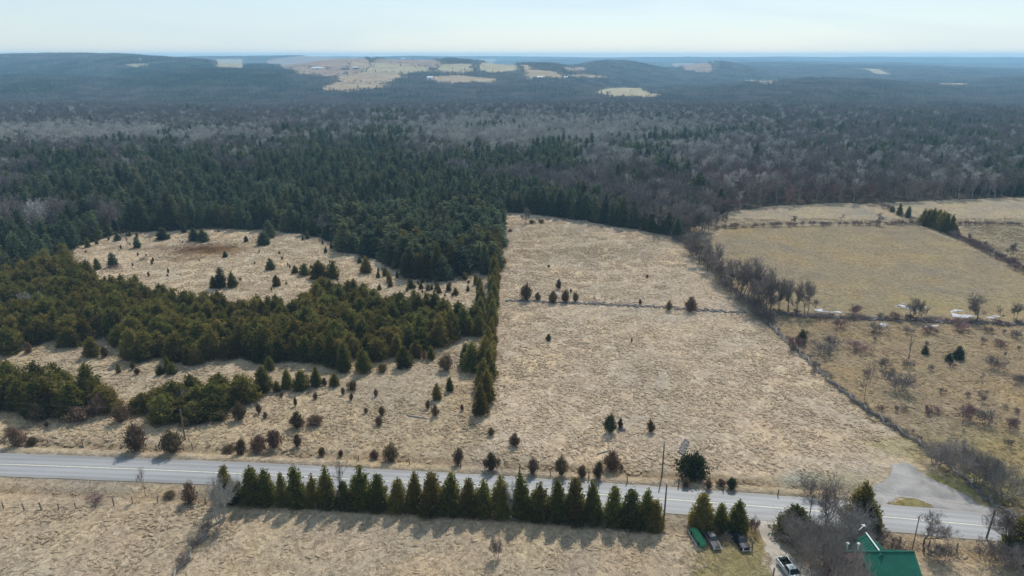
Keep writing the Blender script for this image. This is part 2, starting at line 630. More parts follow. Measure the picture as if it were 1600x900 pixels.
tuss = noise_node(0.9, 3, 0.9, (1.0, 0.75, 1.0))
fine = noise_node(4.5, 4, 0.3)
big = noise_node(0.045, 4, 0.4)
mid = noise_node(0.16, 4, 0.5)
val = mul(mul(rng_node(tuss, 0.72, 1.25), rng_node(fine, 0.74, 1.24)), mul(rng_node(big, 0.87, 1.12), rng_node(mid, 0.90, 1.10)))
hs = N('ShaderNodeHueSaturation')
L(g_at.outputs['Color'], hs.inputs['Color'])
L(val, hs.inputs['Value'])
L(rng_node(big, 0.85, 1.2), hs.inputs['Saturation'])
hue = rng_node(noise_node(0.08, 3, 0.2), 0.494, 0.505)
L(hue, hs.inputs['Hue'])
gb = N('ShaderNodeBsdfDiffuse')
gb.inputs['Roughness'].default_value = 0.6
L(hs.outputs[0], gb.inputs[0])
b1 = N('ShaderNodeBump')
b1.inputs['Strength'].default_value = 1.0
b1.inputs['Distance'].default_value = 0.55
L(tuss, b1.inputs['Height'])
b2 = N('ShaderNodeBump')
b2.inputs['Strength'].default_value = 0.8
b2.inputs['Distance'].default_value = 0.12
L(fine, b2.inputs['Height'])
L(b1.outputs[0], b2.inputs['Normal'])
L(b2.outputs[0], gb.inputs['Normal'])
L(gb.outputs[0], out.inputs[0])
M['ground'] = m
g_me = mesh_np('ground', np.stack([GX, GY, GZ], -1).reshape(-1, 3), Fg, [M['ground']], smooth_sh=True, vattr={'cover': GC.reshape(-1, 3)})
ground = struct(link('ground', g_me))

# ------------------------------------------------------------------ road, painted line, gravel lot, drive
m, nt, out = new_mat('asphalt')
N, L = nt.nodes.new, nt.links.new
b = N('ShaderNodeBsdfPrincipled')
b.inputs['Roughness'].default_value = 0.62
b.inputs['Specular IOR Level'].default_value = 0.3
a_ac = N('ShaderNodeAttribute')
a_ac.attribute_name = 'across'
g_tc = N('ShaderNodeTexCoord')
ramp = N('ShaderNodeValToRGB')
els = ramp.color_ramp.elements
els[0].position = 0.0
els[0].color = (0.20, 0.19, 0.175, 1)
els[1].position = 1.0
els[1].color = (0.20, 0.19, 0.175, 1)
for p, c in [(0.10, .185), (0.16, .235), (0.24, .19), (0.36, .25), (0.46, .20), (0.54, .20), (0.62, .25), (0.74, .19), (0.83, .235), (0.9, .185)]:
    e = els.new(p)
    e.color = (c, c * 1.01, c * 1.03, 1)
mr = N('ShaderNodeMapRange')
mr.inputs['From Min'].default_value = -1
mr.inputs['From Max'].default_value = 1
L(a_ac.outputs['Fac'], mr.inputs[0])
L(mr.outputs[0], ramp.inputs[0])
hs = N('ShaderNodeHueSaturation')
L(ramp.outputs[0], hs.inputs['Color'])
L(mul(rng_node(noise_node(0.35, 4, 0.2, (0.12, 1, 1)), 0.85, 1.15), rng_node(noise_node(9, 3), 0.88, 1.12)), hs.inputs['Value'])
L(hs.outputs[0], b.inputs['Base Color'])
L(b.outputs[0], out.inputs[0])
M['asphalt'] = m
M['paint'] = simple('faded_yellow_paint', (0.55, 0.52, 0.40), 0.7, 0.3, var=0.25, scale=1.5)


def gravel_mat(name, col):
    global g_tc, N, L
    m, nt, out = new_mat(name)
    N, L = nt.nodes.new, nt.links.new
    g_tc = N('ShaderNodeTexCoord')
    b = N('ShaderNodeBsdfPrincipled')
    b.inputs['Roughness'].default_value = 0.85
    b.inputs['Specular IOR Level'].default_value = 0.25
    hs = N('ShaderNodeHueSaturation')
    hs.inputs['Color'].default_value = (*col, 1)
    L(mul(rng_node(noise_node(0.25, 5, 0.6), 0.74, 1.2), rng_node(noise_node(6, 4), 0.74, 1.26)), hs.inputs['Value'])
    L(hs.outputs[0], b.inputs['Base Color'])
    bp = N('ShaderNodeBump')
    bp.inputs['Strength'].default_value = 0.6
    bp.inputs['Distance'].default_value = 0.08
    L(noise_node(5, 4), bp.inputs['Height'])
    L(bp.outputs[0], b.inputs['Normal'])
    L(b.outputs[0], out.inputs[0])
    return m


M['gravel'] = gravel_mat('grey_gravel', (0.235, 0.225, 0.215))
M['drive'] = gravel_mat('pale_drive_gravel', (0.33, 0.295, 0.25))


def ribbon(name, xs, offs, z, mat, across=True):
    xs = np.asarray(xs)
    ys = road_y(xs)
    dy = np.gradient(ys, xs)
    nx, ny = -dy / np.hypot(1, dy), 1 / np.hypot(1, dy)
    n, k = len(xs), len(offs)
    V = np.zeros((n, k, 3))
    for j, o in enumerate(offs):
        o_ = o + (0.22 * (vnoise(xs, xs * 0, 2.3, 5 + j) - .5) if across and abs(o) > 4 else 0)
        V[:, j, 0] = xs + nx * o_
        V[:, j, 1] = ys + ny * o_
        V[:, j, 2] = hz_road(xs) + z - 0.02 * abs(o)
    ii = np.arange(n * k).reshape(n, k)
    F = np.stack([ii[:-1, :-1], ii[1:, :-1], ii[1:, 1:], ii[:-1, 1:]], -1).reshape(-1, 4)
    F = F[:, ::-1] if False else F
    ac = np.broadcast_to(np.asarray(offs)[None] / 4.15, (n, k)).ravel()
    return mesh_np(name, V.reshape(-1, 3), F, [mat], vattr={'across': ac})


xs_r = np.arange(ROADX[0] + 1, ROADX[-1] - 1, 0.8)
road = struct(link('road', ribbon('road', xs_r, [-4.15, -3.3, -2.4, -1.5, -0.7, 0, 0.7, 1.5, 2.4, 3.3, 4.15], 0.06, M['asphalt'])))
struct(link('centre_line_marking', ribbon('centre_line_marking', xs_r, [-0.09, 0.09], 0.066, M['paint'], False)))


def drape(name, poly, mat, step, lift, seed=3, holes=None):
    """a sheet laid over the terrain inside a ground polygon, with a ragged edge"""
    poly = np.asarray(poly)[:, :2]
    lo, hi = poly.min(0) - 1, poly.max(0) + 1
    nx, ny = int((hi[0] - lo[0]) / step) + 2, int((hi[1] - lo[1]) / step) + 2
    X, Y = np.meshgrid(lo[0] + np.arange(nx) * step, lo[1] + np.arange(ny) * step, indexing='ij')
    jx = X + step * 2.2 * (vnoise(X, Y, step * 3, seed) - .5)
    jy = Y + step * 2.2 * (vnoise(X, Y, step * 3, seed + 1) - .5)
    ins = inpoly(jx, jy, poly)
    if holes:
        ins &= (vnoise(X, Y, 2.6, seed + 5) * .65 + vnoise(X, Y, .9, seed + 6) * .35) > holes
    ii = np.arange(nx * ny).reshape(nx, ny)
    F = np.stack([ii[:-1, :-1], ii[1:, :-1], ii[1:, 1:], ii[:-1, 1:]], -1).reshape(-1, 4)
    k = ins.ravel()[F].sum(1) >= 3
    F = F[k]
    used, inv = np.unique(F, return_inverse=True)
    V = np.stack([X, Y, hz(X, Y) + lift], -1).reshape(-1, 3)[used]
    return mesh_np(name, V, inv.reshape(-1, 4), [mat], smooth_sh=True)


struct(link('gravel_lot', drape('gravel_lot', LOT, M['gravel'], 0.35, 0.05)))
struct(link('driveway', drape('driveway', DRIVE, M['drive'], 0.35, 0.045, 8)))

# far farm fields on the hills, each a sheet laid on the slope
def field_mat(name, col):
    global g_tc, N, L
    m, nt, out = new_mat(name)
    N, L = nt.nodes.new, nt.links.new
    g_tc = N('ShaderNodeTexCoord')
    d = N('ShaderNodeBsdfDiffuse')
    hs = N('ShaderNodeHueSaturation')
    hs.inputs['Color'].default_value = (*col, 1)
    L(mul(rng_node(noise_node(0.012, 4, 0.4), 0.8, 1.2), rng_node(noise_node(0.08, 3, 0.2, (1, .25, 1)), 0.88, 1.12)), hs.inputs['Value'])
    L(hs.outputs[0], d.inputs[0])
    L(d.outputs[0], out.inputs[0])
    return m


M['stubble'] = field_mat('stubble_field', (0.27, 0.21, 0.14))
M['plough'] = field_mat('ploughed_field', (0.22, 0.165, 0.13))
M['pasture'] = field_mat('pasture_field', (0.27, 0.235, 0.15))
FAR_FIELDS = []
for mt, pts in [
    ('plough', [(425, 99), (480, 90), (555, 90), (565, 96), (540, 105), (500, 107), (455, 105)]),
    ('pasture', [(555, 99), (620, 101), (660, 105), (670, 113), (640, 115), (580, 113), (552, 107)]),
    ('stubble', [(530, 121), (560, 113), (620, 116), (625, 123), (590, 131), (535, 128)]),
    ('stubble', [(507, 139), (525, 130), (560, 131), (600, 133), (580, 141), (530, 145)]),
    ('plough', [(590, 96), (640, 94), (685, 98), (680, 102), (640, 101)]),
    ('stubble', [(450, 108), (480, 107), (510, 109), (500, 118), (470, 117)]),
    ('pasture', [(685, 102), (735, 101), (738, 112), (700, 116), (685, 112)]),
    ('stubble', [(678, 121), (720, 119), (775, 124), (770, 130), (690, 131)]),
    ('stubble', [(813, 102), (828, 102), (832, 109), (870, 113), (876, 122), (825, 122)]),
    ('pasture', [(748, 101), (800, 101), (806, 108), (752, 108)]),
    ('plough', [(750, 94), (775, 94), (770, 99), (750, 98)]),
    ('plough', [(880, 105), (905, 105), (922, 111), (885, 112)]),
    ('stubble', [(892, 118), (943, 119), (943, 124), (900, 123)]),
    ('pasture', [(932, 145), (960, 139), (1000, 139), (1028, 149), (1000, 154), (965, 153)]),
    ('plough', [(1050, 100), (1085, 100), (1110, 107), (1070, 107)]),
    ('stubble', [(1170, 126), (1195, 128), (1222, 126), (1205, 133), (1172, 133)]),
    ('pasture', [(1348, 107), (1375, 109), (1392, 118), (1366, 116)]),
    ('stubble', [(1468, 131), (1508, 131), (1508, 136), (1468, 136)]),
    ('pasture', [(338, 96), (378, 96), (378, 102), (342, 101)]),
    ('pasture', [(200, 101), (230, 100), (228, 104), (202, 105)]),
]:
    P = gpoly(pts)
    P[:, :2] = P[:, :2].mean(0) + (P[:, :2] - P[:, :2].mean(0)) * 1.14
    FAR_FIELDS.append(P[:, :2])
    struct(link('far_field', drape('far_field', P, M[mt], 9.0, 1.4, len(FAR_FIELDS))))

# ------------------------------------------------------------------ plant shapes
def rand_dirs(r, n):
    v = r.normal(size=(n, 3))
    return v / np.linalg.norm(v, axis=1, keepdims=True)


def leaf_quads(C, D, ln, wd, r):
    """diamond leaves: centre C, direction D, length, width -> V (4n,3), F (n,4)"""
    n = len(C)
    D = D / np.linalg.norm(D, axis=1, keepdims=True)
    S = np.cross(D, rand_dirs(r, n))
    S /= np.maximum(np.linalg.norm(S, axis=1, keepdims=True), 1e-6)
    ln = np.asarray(ln)[:, None]
    wd = np.asarray(wd)[:, None]
    V = np.stack([C - D * ln * .5, C + S * wd * .5 - D * ln * .05, C + D * ln * .5, C - S * wd * .5 - D * ln * .05], 1)
    return V.reshape(-1, 3), np.arange(4 * n).reshape(n, 4)


def leaf_tris(C, D, ln, wd, r):
    n = len(C)
    D = D / np.linalg.norm(D, axis=1, keepdims=True)
    S = np.cross(D, rand_dirs(r, n))
    S /= np.maximum(np.linalg.norm(S, axis=1, keepdims=True), 1e-6)
    ln = np.asarray(ln)[:, None]
    wd = np.asarray(wd)[:, None]
    V = np.stack([C - S * wd * .5, C + S * wd * .5, C + D * ln], 1)
    return V.reshape(-1, 3), np.arange(3 * n).reshape(n, 3)


def core(profile, h, z0, rad, r, n=9, m=8, k=0.66):
    """closed lumpy inner body so that a crown is not see-through"""
    V = [(0, 0, z0)]
    for i in range(m):
        t = (i + 0.5) / m
        for j in range(n):
            a = 2 * math.pi * (j + 0.5 * (i % 2)) / n
            q = profile(t) * rad * k * r.uniform(.8, 1.15)
            V.append((q * math.cos(a), q * math.sin(a), z0 + t * (h - z0) * 0.97))
    V.append((0, 0, z0 + (h - z0) * 0.95))
    tri = []
    quad = []
    for j in range(n):
        tri.append((0, 1 + (j + 1) % n, 1 + j))
        tri.append((len(V) - 1, 1 + (m - 1) * n + j, 1 + (m - 1) * n + (j + 1) % n))
        for i in range(m - 1):
            quad.append((1 + i * n + j, 1 + i * n + (j + 1) % n, 1 + (i + 1) * n + (j + 1) % n, 1 + (i + 1) * n + j))
    return np.array(V), np.array(tri), np.array(quad)


def join(parts):
    """[(V, [F...], tint)] -> V, tris, quads, tint"""
    V, T, Q, tt, tq = [], [], [], [], []
    o = 0
    for (v, f, tint) in parts:
        if f.shape[1] == 3:
            T.append(f + o)
            tt.append(np.broadcast_to(tint, (len(f),)))
        else:
            Q.append(f + o)
            tq.append(np.broadcast_to(tint, (len(f),)))
        V.append(v)
        o += len(v)
    F, t = [], []
    if T:
        F.append(np.concatenate(T))
        t.append(np.concatenate(tt))
    if Q:
        F.append(np.concatenate(Q))
        t.append(np.concatenate(tq))
    return np.concatenate(V), F, np.concatenate(t)


def conifer_parts(seed, h, rad, kind, nclump, nleaf, lsize):
    r = np.random.default_rng(seed)
    if kind == 'cedar':       # rounded cone to the ground
        pw = r.uniform(0.62, 0.85)
        prof = lambda t: min(1.0, (t / 0.10) ** 0.5 if t < 0.1 else 1) * max(1 - t, 0) ** pw * 1.05
        z0 = 0.03 * h
    elif kind == 'round':     # broad dome-topped cedar
        prof = lambda t: min(1.0, .75 + 2.5 * t) * max(1 - t ** 2.2, 0) ** 0.62
        z0 = 0.03 * h
    else:                     # spire
        prof = lambda t: min(1.0, .6 + 4 * t) * max(1 - t, 0) ** 0.95 * (1.0) + 0.02
        z0 = 0.06 * h
    parts = []
    V, T, Q = core(prof, h, z0, rad, r)
    tnt = r.uniform(0, .5)
    parts.append((V, T, tnt))
    parts.append((V, Q, tnt))
    # clumps
    t = 1 - np.sqrt(r.uniform(0, 1, nclump))
    t = np.clip(t * 1.02, 0, 0.985)
    if kind == 'spire':
        t = (np.floor(t * 13) + r.uniform(0, .45, nclump)) / 13
        t = np.clip(t, 0, .98)
    a = r.uniform(0, 2 * np.pi, nclump)
    lump = 1 + .12 * np.sin(2 * a + seed) + .1 * np.sin(3 * a + t * 9 + seed * 2)
    q = np.array([prof(x) for x in t]) * rad * r.uniform(.74, 1.06, nclump) * lump
    if kind == 'spire':
        q *= r.uniform(.7, 1.2, nclump)
    C = np.stack([q * np.cos(a), q * np.sin(a), z0 + t * (h - z0)], 1)
    O = np.stack([np.cos(a), np.sin(a), np.full(nclump, {'cedar': .9, 'round': .8, 'spire': -0.05}[kind])], 1)
    cs = lsize * 1.25
    k = np.repeat(np.arange(nclump), nleaf)
    n = len(k)
    LC = C[k] + r.normal(size=(n, 3)) * cs * np.array([.55, .55, .6])
    LD = O[k] + r.normal(size=(n, 3)) * .55
    tint = np.clip(r.uniform(0, 1, nclump)[k] * .75 + r.uniform(0, .3, n), 0, 1)
    v, f = leaf_quads(LC, LD, lsize * r.uniform(.8, 1.5, n), lsize * r.uniform(.4, .75, n), r)
    parts.append((v, f, tint))
    # a few at the very tip
    nt_ = max(6, nleaf)
    LC = np.stack([r.normal(size=nt_) * .05 * rad, r.normal(size=nt_) * .05 * rad, h * r.uniform(.93, 1.0, nt_)], 1)
    v, f = leaf_quads(LC, np.array([[0, 0, 1.]]) + r.normal(size=(nt_, 3)) * .3, np.full(nt_, lsize), np.full(nt_, lsize * .45), r)
    parts.append((v, f, r.uniform(.3, .9, nt_)))
    return parts


def conifer_mesh(name, seed, h, rad, kind, nclump, nleaf, lsize, mat):
    V, F, t = join(conifer_parts(seed, h, rad, kind, nclump, nleaf, lsize))
    return mesh_np(name, V, F, [mat], fattr={'tint': t})


def trunk_mesh(name, h, r0, seed, n=6):
    r = random.Random(seed)
    mb = MB()
    pts = [(r.uniform(-.03, .03) * h * i / 5, r.uniform(-.03, .03) * h * i / 5, -0.25 + h * i / 5) for i in range(6)]
    mb.tube(pts, [r0 * (1 - .15 * i) for i in range(6)], n)
    return mb.mesh(name, M['bark'])


def shrub_parts(seed, h, rad, n, lsize, up=0.8, spiky=True):
    """juniper-like bush: plumes rising and leaning outward"""
    r = np.random.default_rng(seed)
    parts = []
    prof = lambda t: max(0.05, (0.62 + .9 * t if t < .35 else .94) * max(1 - t, 0) ** .55)
    V, T, Q = core(prof, h, 0.02, rad, r, 9, 6, .46)
    parts += [(V, T, .2), (V, Q, .25)]
    npl = 44
    a = r.uniform(0, 2 * np.pi, npl)
    tl = r.uniform(.15, 1.0, npl)
    base = np.stack([np.cos(a) * rad * .15, np.sin(a) * rad * .15, np.full(npl, .05 * h)], 1)
    tip = np.stack([np.cos(a) * rad * tl * r.uniform(.75, 1.15, npl), np.sin(a) * rad * tl * r.uniform(.75, 1.15, npl), h * (1.0 - .6 * tl ** 1.6) * r.uniform(.82, 1.06, npl)], 1)
    k = r.integers(0, npl, n)
    s = r.uniform(.3, 1.03, n)
    C = base[k] + (tip - base)[k] * s[:, None] + r.normal(size=(n, 3)) * (lsize * 1.15) * (1.2 - .8 * s)[:, None]
    C[:, 2] = np.maximum(C[:, 2], .03)
    D = (tip - base)[k] * (1.2 / h) + r.normal(size=(n, 3)) * .5 + np.array([0, 0, up])
    v, f = leaf_quads(C, D, lsize * r.uniform(.8, 1.7, n), lsize * r.uniform(.28, .5, n), r)
    parts.append((v, f, np.clip(r.uniform(0, 1, npl)[k] * .7 + r.uniform(0, .3, n), 0, 1)))
    return parts


def shrub_mesh(name, seed, h, rad, n, lsize, mat, up=.8):
    V, F, t = join(shrub_parts(seed, h, rad, n, lsize, up))
    return mesh_np(name, V, F, [mat], fattr={'tint': t})


def tubes_np(segs, n):
    """segs: (p0, p1, r0, r1) arrays -> open tubes with n sides"""
    P0, P1, r0, r1 = segs
    d = P1 - P0
    d = d / np.maximum(np.linalg.norm(d, axis=1, keepdims=True), 1e-6)
    ref = np.where(np.abs(d[:, 2:3]) < .9, np.array([[0, 0, 1.]]), np.array([[1., 0, 0]]))
    x = np.cross(d, ref)
    x /= np.linalg.norm(x, axis=1, keepdims=True)
    y = np.cross(d, x)
    k = len(P0)
    V = np.zeros((k, 2 * n, 3))
    for j in range(n):
        a = 2 * math.pi * j / n
        o = x * math.cos(a) + y * math.sin(a)
        V[:, j] = P0 + o * r0[:, None]
        V[:, n + j] = P1 + o * r1[:, None]
    b = (np.arange(k) * 2 * n)[:, None]
    F = np.concatenate([np.concatenate([b + j, b + (j + 1) % n, b + n + (j + 1) % n, b + n + j], 1) for j in range(n)])
    return V.reshape(-1, 3), F


def grow(seed, h, spread=.5, stems=1, lean=.15, levels=4, fork=.33, rad=None, kids=(3, 4), tw=16, up=.25, twlen=None, gnarl=.12):
    """bare tree: returns limb segments by level and twig (pos, dir)"""
    r = random.Random(seed)
    segs = []
    twigs = []
    rad = rad or h * 0.018
    twlen = twlen or h * .085

    def rnd():
        return Vector((r.gauss(0, 1), r.gauss(0, 1), r.gauss(0, 1)))

    def branch(p, d, ln, rr, lev):
        n = 4 if lev == 0 else 3
        for i in range(n):
            q = p + d * (ln / n)
            r1 = rr * (.84 if lev else .88)
            segs.append((p, q, rr, r1, lev))
            p, rr = q, r1
            d = (d + rnd() * gnarl + Vector((0, 0, up * .35))).normalized()
            if (lev >= 1 or i >= 1) and lev < levels and r.random() < .7:
                s = (d + rnd() * spread * 1.0).normalized()
                if lev + 1 < levels:
                    branch(p, s, ln * r.uniform(.4, .65), rr * .6, lev + 1)
                else:
                    twig(p, s)
            if lev >= 1:
                for _ in range(2 if lev >= levels - 2 else 1):
                    twig(p, (d + rnd() * .55).normalized())
        if lev < levels:
            for _ in range(r.randint(*kids)):
                s = (d + rnd() * spread).normalized()
                if s.z < -.15:
                    s.z *= -.4
                branch(p, s, ln * r.uniform(.55, .82), rr * .72, lev + 1)
        else:
            for _ in range(tw // 3):
                twig(p, (d + rnd() * .6).normalized())

    def twig(p, d):
        for _ in range(2):
            twigs.append((p, (d + rnd() * .3 + Vector((0, 0, up))).normalized(), twlen * r.uniform(.6, 1.3)))

    for s in range(stems):
        a = 2 * math.pi * (s + r.random() * .6) / stems
        d = Vector((math.cos(a) * lean * (1 if stems == 1 else 1.0), math.sin(a) * lean, 1)).normalized()
        branch(Vector((math.cos(a), math.sin(a), 0)) * (0 if stems == 1 else h * .03 * min(stems, 6) ** .5) + Vector((0, 0, -.15)), d, h * fork * r.uniform(.8, 1.1), rad * (1 if stems == 1 else .6), 0)
    return segs, twigs


def bare_parts(seed, h, width=None, twmax=2600, tww=.045, **kw):
    segs, twigs = grow(seed, h, **kw)
    r = np.random.default_rng(seed)
    A = np.array([[*s[0], *s[1], s[2], s[3], s[4]] for s in segs])
    if len(twigs) > twmax:
        twigs = [twigs[i] for i in r.choice(len(twigs), twmax, replace=False)]
    Tw = np.array([[*t[0], *t[1], t[2]] for t in twigs])
    top = (Tw[:, 2] + Tw[:, 5] * Tw[:, 6]).max()
    k = h / top
    A[:, :8] *= k
    A[:, 6:8] = A[:, 6:8] / k
    Tw[:, :3] *= k
    if width:                  # scale sideways to the width in the photograph
        w = np.percentile(np.hypot(Tw[:, 0], Tw[:, 1]), 93) * 2
        s = width / w
        for c in (0, 1, 3, 4):
            A[:, c] *= s
        Tw[:, 0:2] *= s
    big = A[A[:, 8] <= 1]
    sm = A[A[:, 8] > 1]
    trunk = tubes_np((big[:, :3], big[:, 3:6], big[:, 6], big[:, 7]), 6)
    crown = []
    if len(sm):
        v, f = tubes_np((sm[:, :3], sm[:, 3:6], np.maximum(sm[:, 6], .012), np.maximum(sm[:, 7], .010)), 3)
        crown.append((v, f, np.repeat(r.uniform(0, .6, len(sm)), 1)[np.tile(np.arange(len(sm)), 3)]))
    v, f = leaf_tris(Tw[:, :3], Tw[:, 3:6], Tw[:, 6], np.full(len(Tw), tww), r)
    crown.append((v, f, r.uniform(0, 1, len(Tw))))
    return trunk, crown


# ------------------------------------------------------------------ scattering many copies as one mass ("stuff")
def proto(name, me):
    return bpy.data.objects.new(name, me)      # not placed in the scene: only its mesh is scattered


def scatter(name, P, rot, scl, var, protos, label, cat):
    P = np.asarray(P, np.float32)
    me = bpy.data.meshes.new(name)
    me.vertices.add(len(P))
    me.vertices.foreach_set('co', P.ravel())
    a = me.attributes.new('rot', 'FLOAT_VECTOR', 'POINT')
    rv = np.asarray(rot, np.float32)
    if rv.ndim == 1:
        rv = np.stack([rv * 0, rv * 0, rv], 1)
    a.data.foreach_set('vector', rv.astype(np.float32).ravel())
    a = me.attributes.new('scl', 'FLOAT_VECTOR', 'POINT')
    sv = np.asarray(scl, np.float32)
    if sv.ndim == 1:
        sv = np.stack([sv, sv, sv], 1)
    a.data.foreach_set('vector', sv.astype(np.float32).ravel())
    a = me.attributes.new('variant', 'INT', 'POINT')
    a.data.foreach_set('value', np.asarray(var, np.int32))
    o = link(name, me)
    ng = bpy.data.node_groups.new(name + '_nodes', 'GeometryNodeTree')
    ng.interface.new_socket('Geometry', in_out='INPUT', socket_type='NodeSocketGeometry')
    ng.interface.new_socket('Geometry', in_out='OUTPUT', socket_type='NodeSocketGeometry')
    gi = ng.nodes.new('NodeGroupInput')
    go = ng.nodes.new('NodeGroupOutput')
    jn = ng.nodes.new('GeometryNodeJoinGeometry')

    def named(nm, ty):
        n = ng.nodes.new('GeometryNodeInputNamedAttribute')
        n.data_type = ty
        n.inputs[0].default_value = nm
        return n.outputs[0]
    rt, sl, vr = named('rot', 'FLOAT_VECTOR'), named('scl', 'FLOAT_VECTOR'), named('variant', 'INT')
    for i, p in enumerate(protos):
        cmp_ = ng.nodes.new('FunctionNodeCompare')
        cmp_.data_type = 'INT'
        cmp_.operation = 'EQUAL'
        ng.links.new(vr, cmp_.inputs[2])
        cmp_.inputs[3].default_value = i
        iop = ng.nodes.new('GeometryNodeInstanceOnPoints')
        oi = ng.nodes.new('GeometryNodeObjectInfo')
        oi.inputs['Object'].default_value = p
        oi.inputs['As Instance'].default_value = True
        ng.links.new(gi.outputs[0], iop.inputs['Points'])
        ng.links.new(cmp_.outputs[0], iop.inputs['Selection'])
        ng.links.new(oi.outputs['Geometry'], iop.inputs['Instance'])
        ng.links.new(rt, iop.inputs['Rotation'])
        ng.links.new(sl, iop.inputs['Scale'])
        ng.links.new(iop.outputs[0], jn.inputs[0])
    ng.links.new(jn.outputs[0], go.inputs[0])
    md = o.modifiers.new('scatter', 'NODES')
    md.node_group = ng
    o['kind'] = 'stuff'
    o['label'] = label
    o['category'] = cat
    return o


# ------------------------------------------------------------------ shared tree shapes (unit: real metres at scale 1)
CED = []            # crown, trunk, height, radius
for i in range(8):
    kind = 'cedar' if i < 5 else 'round'
    h = 9.0
    rd = [2.3, 2.6, 2.0, 2.9, 2.4, 2.9, 3.1, 2.7][i]
    CED.append((conifer_mesh('cedar_crown', 100 + i, h, rd, kind, 190, 15, .46, M['cedar']), trunk_mesh('cedar_trunk', h * .8, .16, i), h, rd))
HED = []
for i in range(6):
    h = 9.0
    rd = [1.9, 2.2, 1.7, 2.3, 2.0, 2.5][i]
    HED.append((conifer_mesh('hedge_cedar_crown', 200 + i, h, rd, 'cedar', 240, 17, .40, M['hedge']), trunk_mesh('cedar_trunk', h * .8, .16, i + 20), h, rd))
SPR = []
for i in range(5):
    h = 14.0
    rd = [2.2, 2.6, 1.9, 2.4, 2.8][i]
    SPR.append((conifer_mesh('spruce_crown', 300 + i, h, rd, 'spire' if i < 4 else 'cedar', 170, 11, .75, M['spruce']), trunk_mesh('spruce_trunk', h * .85, .2, i + 40), h, rd))
JUN = [shrub_mesh('juniper', 400 + i, 3.0, [1.25, 1.5, 1.1, 1.4, 1.6][i], 1700, .27, M['juniper']) for i in range(5)]
JUG = [shrub_mesh('juniper', 420 + i, 3.0, [1.0, 1.25, 1.4][i], 2200, .26, M['junigreen']) for i in range(3)]


def cedar_thing(name, p, h, w, label, cat, group=None, lib=None, i=None, rz=None):
    lib = lib or CED
    i = random.randrange(len(lib)) if i is None else i
    crown, trunk, H, rd = lib[i % len(lib)]
    o = bpy.data.objects.new(name, None)
    o.empty_display_size = 0.5
    COL.objects.link(o)
    o.location = [float(c) for c in p]
    o.rotation_euler = (random.uniform(-.05, .05), random.uniform(-.05, .05), random.uniform(0, 6.28) if rz is None else rz)
    s = w / (2 * rd)
    o.scale = (s * random.uniform(.95, 1.05), s * random.uniform(.95, 1.05), h / H)
    tag(o, label, cat, group)
    link('trunk', trunk, o)
    link('crown', crown, o)
    return o


ORD = ['first', 'second', 'third', 'fourth', 'fifth', 'sixth', 'seventh', 'eighth', 'ninth', 'tenth', 'eleventh', 'twelfth', 'thirteenth', 'fourteenth', 'fifteenth', 'sixteenth',
       'seventeenth', 'eighteenth', 'nineteenth', 'twentieth', 'twenty-first', 'twenty-second', 'twenty-third', 'twenty-fourth', 'twenty-fifth', 'twenty-sixth', 'twenty-seventh',
       'twenty-eighth', 'twenty-ninth', 'thirtieth', 'thirty-first', 'thirty-second', 'thirty-third', 'thirty-fourth', 'thirty-fifth', 'thirty-sixth', 'thirty-seventh', 'thirty-eighth', 'thirty-ninth', 'fortieth',
       'forty-first', 'forty-second', 'forty-third', 'forty-fourth', 'forty-fifth', 'forty-sixth', 'forty-seventh', 'forty-eighth', 'forty-ninth', 'fiftieth']

# ------------------------------------------------------------------ the clipped-looking cedar row on the near side of the road
ROW = [(356, 730, 788, 24), (374, 752, 788, 16), (396, 727, 789, 26), (417, 734, 790, 26), (443, 739, 792, 20), (466, 728, 793, 27), (491, 738, 794, 15), (511, 726, 795, 24), (540, 752, 796, 22), (566, 728, 797, 27),
       (593, 738, 799, 25), (622, 745, 801, 24), (649, 739, 802, 24), (675, 735, 804, 30), (703, 738, 805, 27), (731, 747, 806, 27), (753, 749, 807, 22), (781, 744, 809, 27), (816, 741, 811, 26),
       (841, 752, 813, 26), (872, 749, 815, 26), (898, 745, 817, 32), (928, 751, 820, 26), (956, 760, 823, 28), (985, 765, 825, 29), (1006, 759, 827, 20), (1022, 779, 830, 22)]
for i, (x, yt, yb, w) in enumerate(ROW):
    p = at(x, yb - 2)
    cedar_thing('cedar_tree', p, size_at(p, yb - 2 - yt), width_at(p, w) * random.uniform(1.2, 1.5), ORD[i] + ' cedar from the left in the green roadside row', 'tree', 'cedars in the roadside row', HED)
for (x, yt, yb, w, lb) in [(1096, 771, 828, 42, 'tall dark cedar standing behind the green covered car'), (1125, 785, 827, 26, 'small cedar squeezed between two taller ones behind the parked cars'),
                           (1151, 780, 828, 36, 'olive cedar behind the black car beside the driveway')]:
    p = at(x, yb)
    cedar_thing('cedar_tree', p, size_at(p, yb - yt), width_at(p, w), lb, 'tree', None, HED)
for (x, yt, yb, w, lb) in [(1344, 750, 818, 46, 'tall bushy cedar beside the road behind the green roof'), (1356, 786, 832, 40, 'lower cedar half hidden by bare branches near the house'),
                           (1240, 788, 838, 56, 'broad brownish cedar at the corner of the driveway and road'),
                           (1594, 800, 872, 62, 'dark cedar at the right end of the near roadside'), (1640, 815, 885, 60, 'dark cedar cut by the right edge of the picture')]:
    p = at(x, yb)
    cedar_thing('cedar_tree', p, size_at(p, yb - yt), width_at(p, w), lb, 'tree', None, HED, 5 if w > 40 else None)

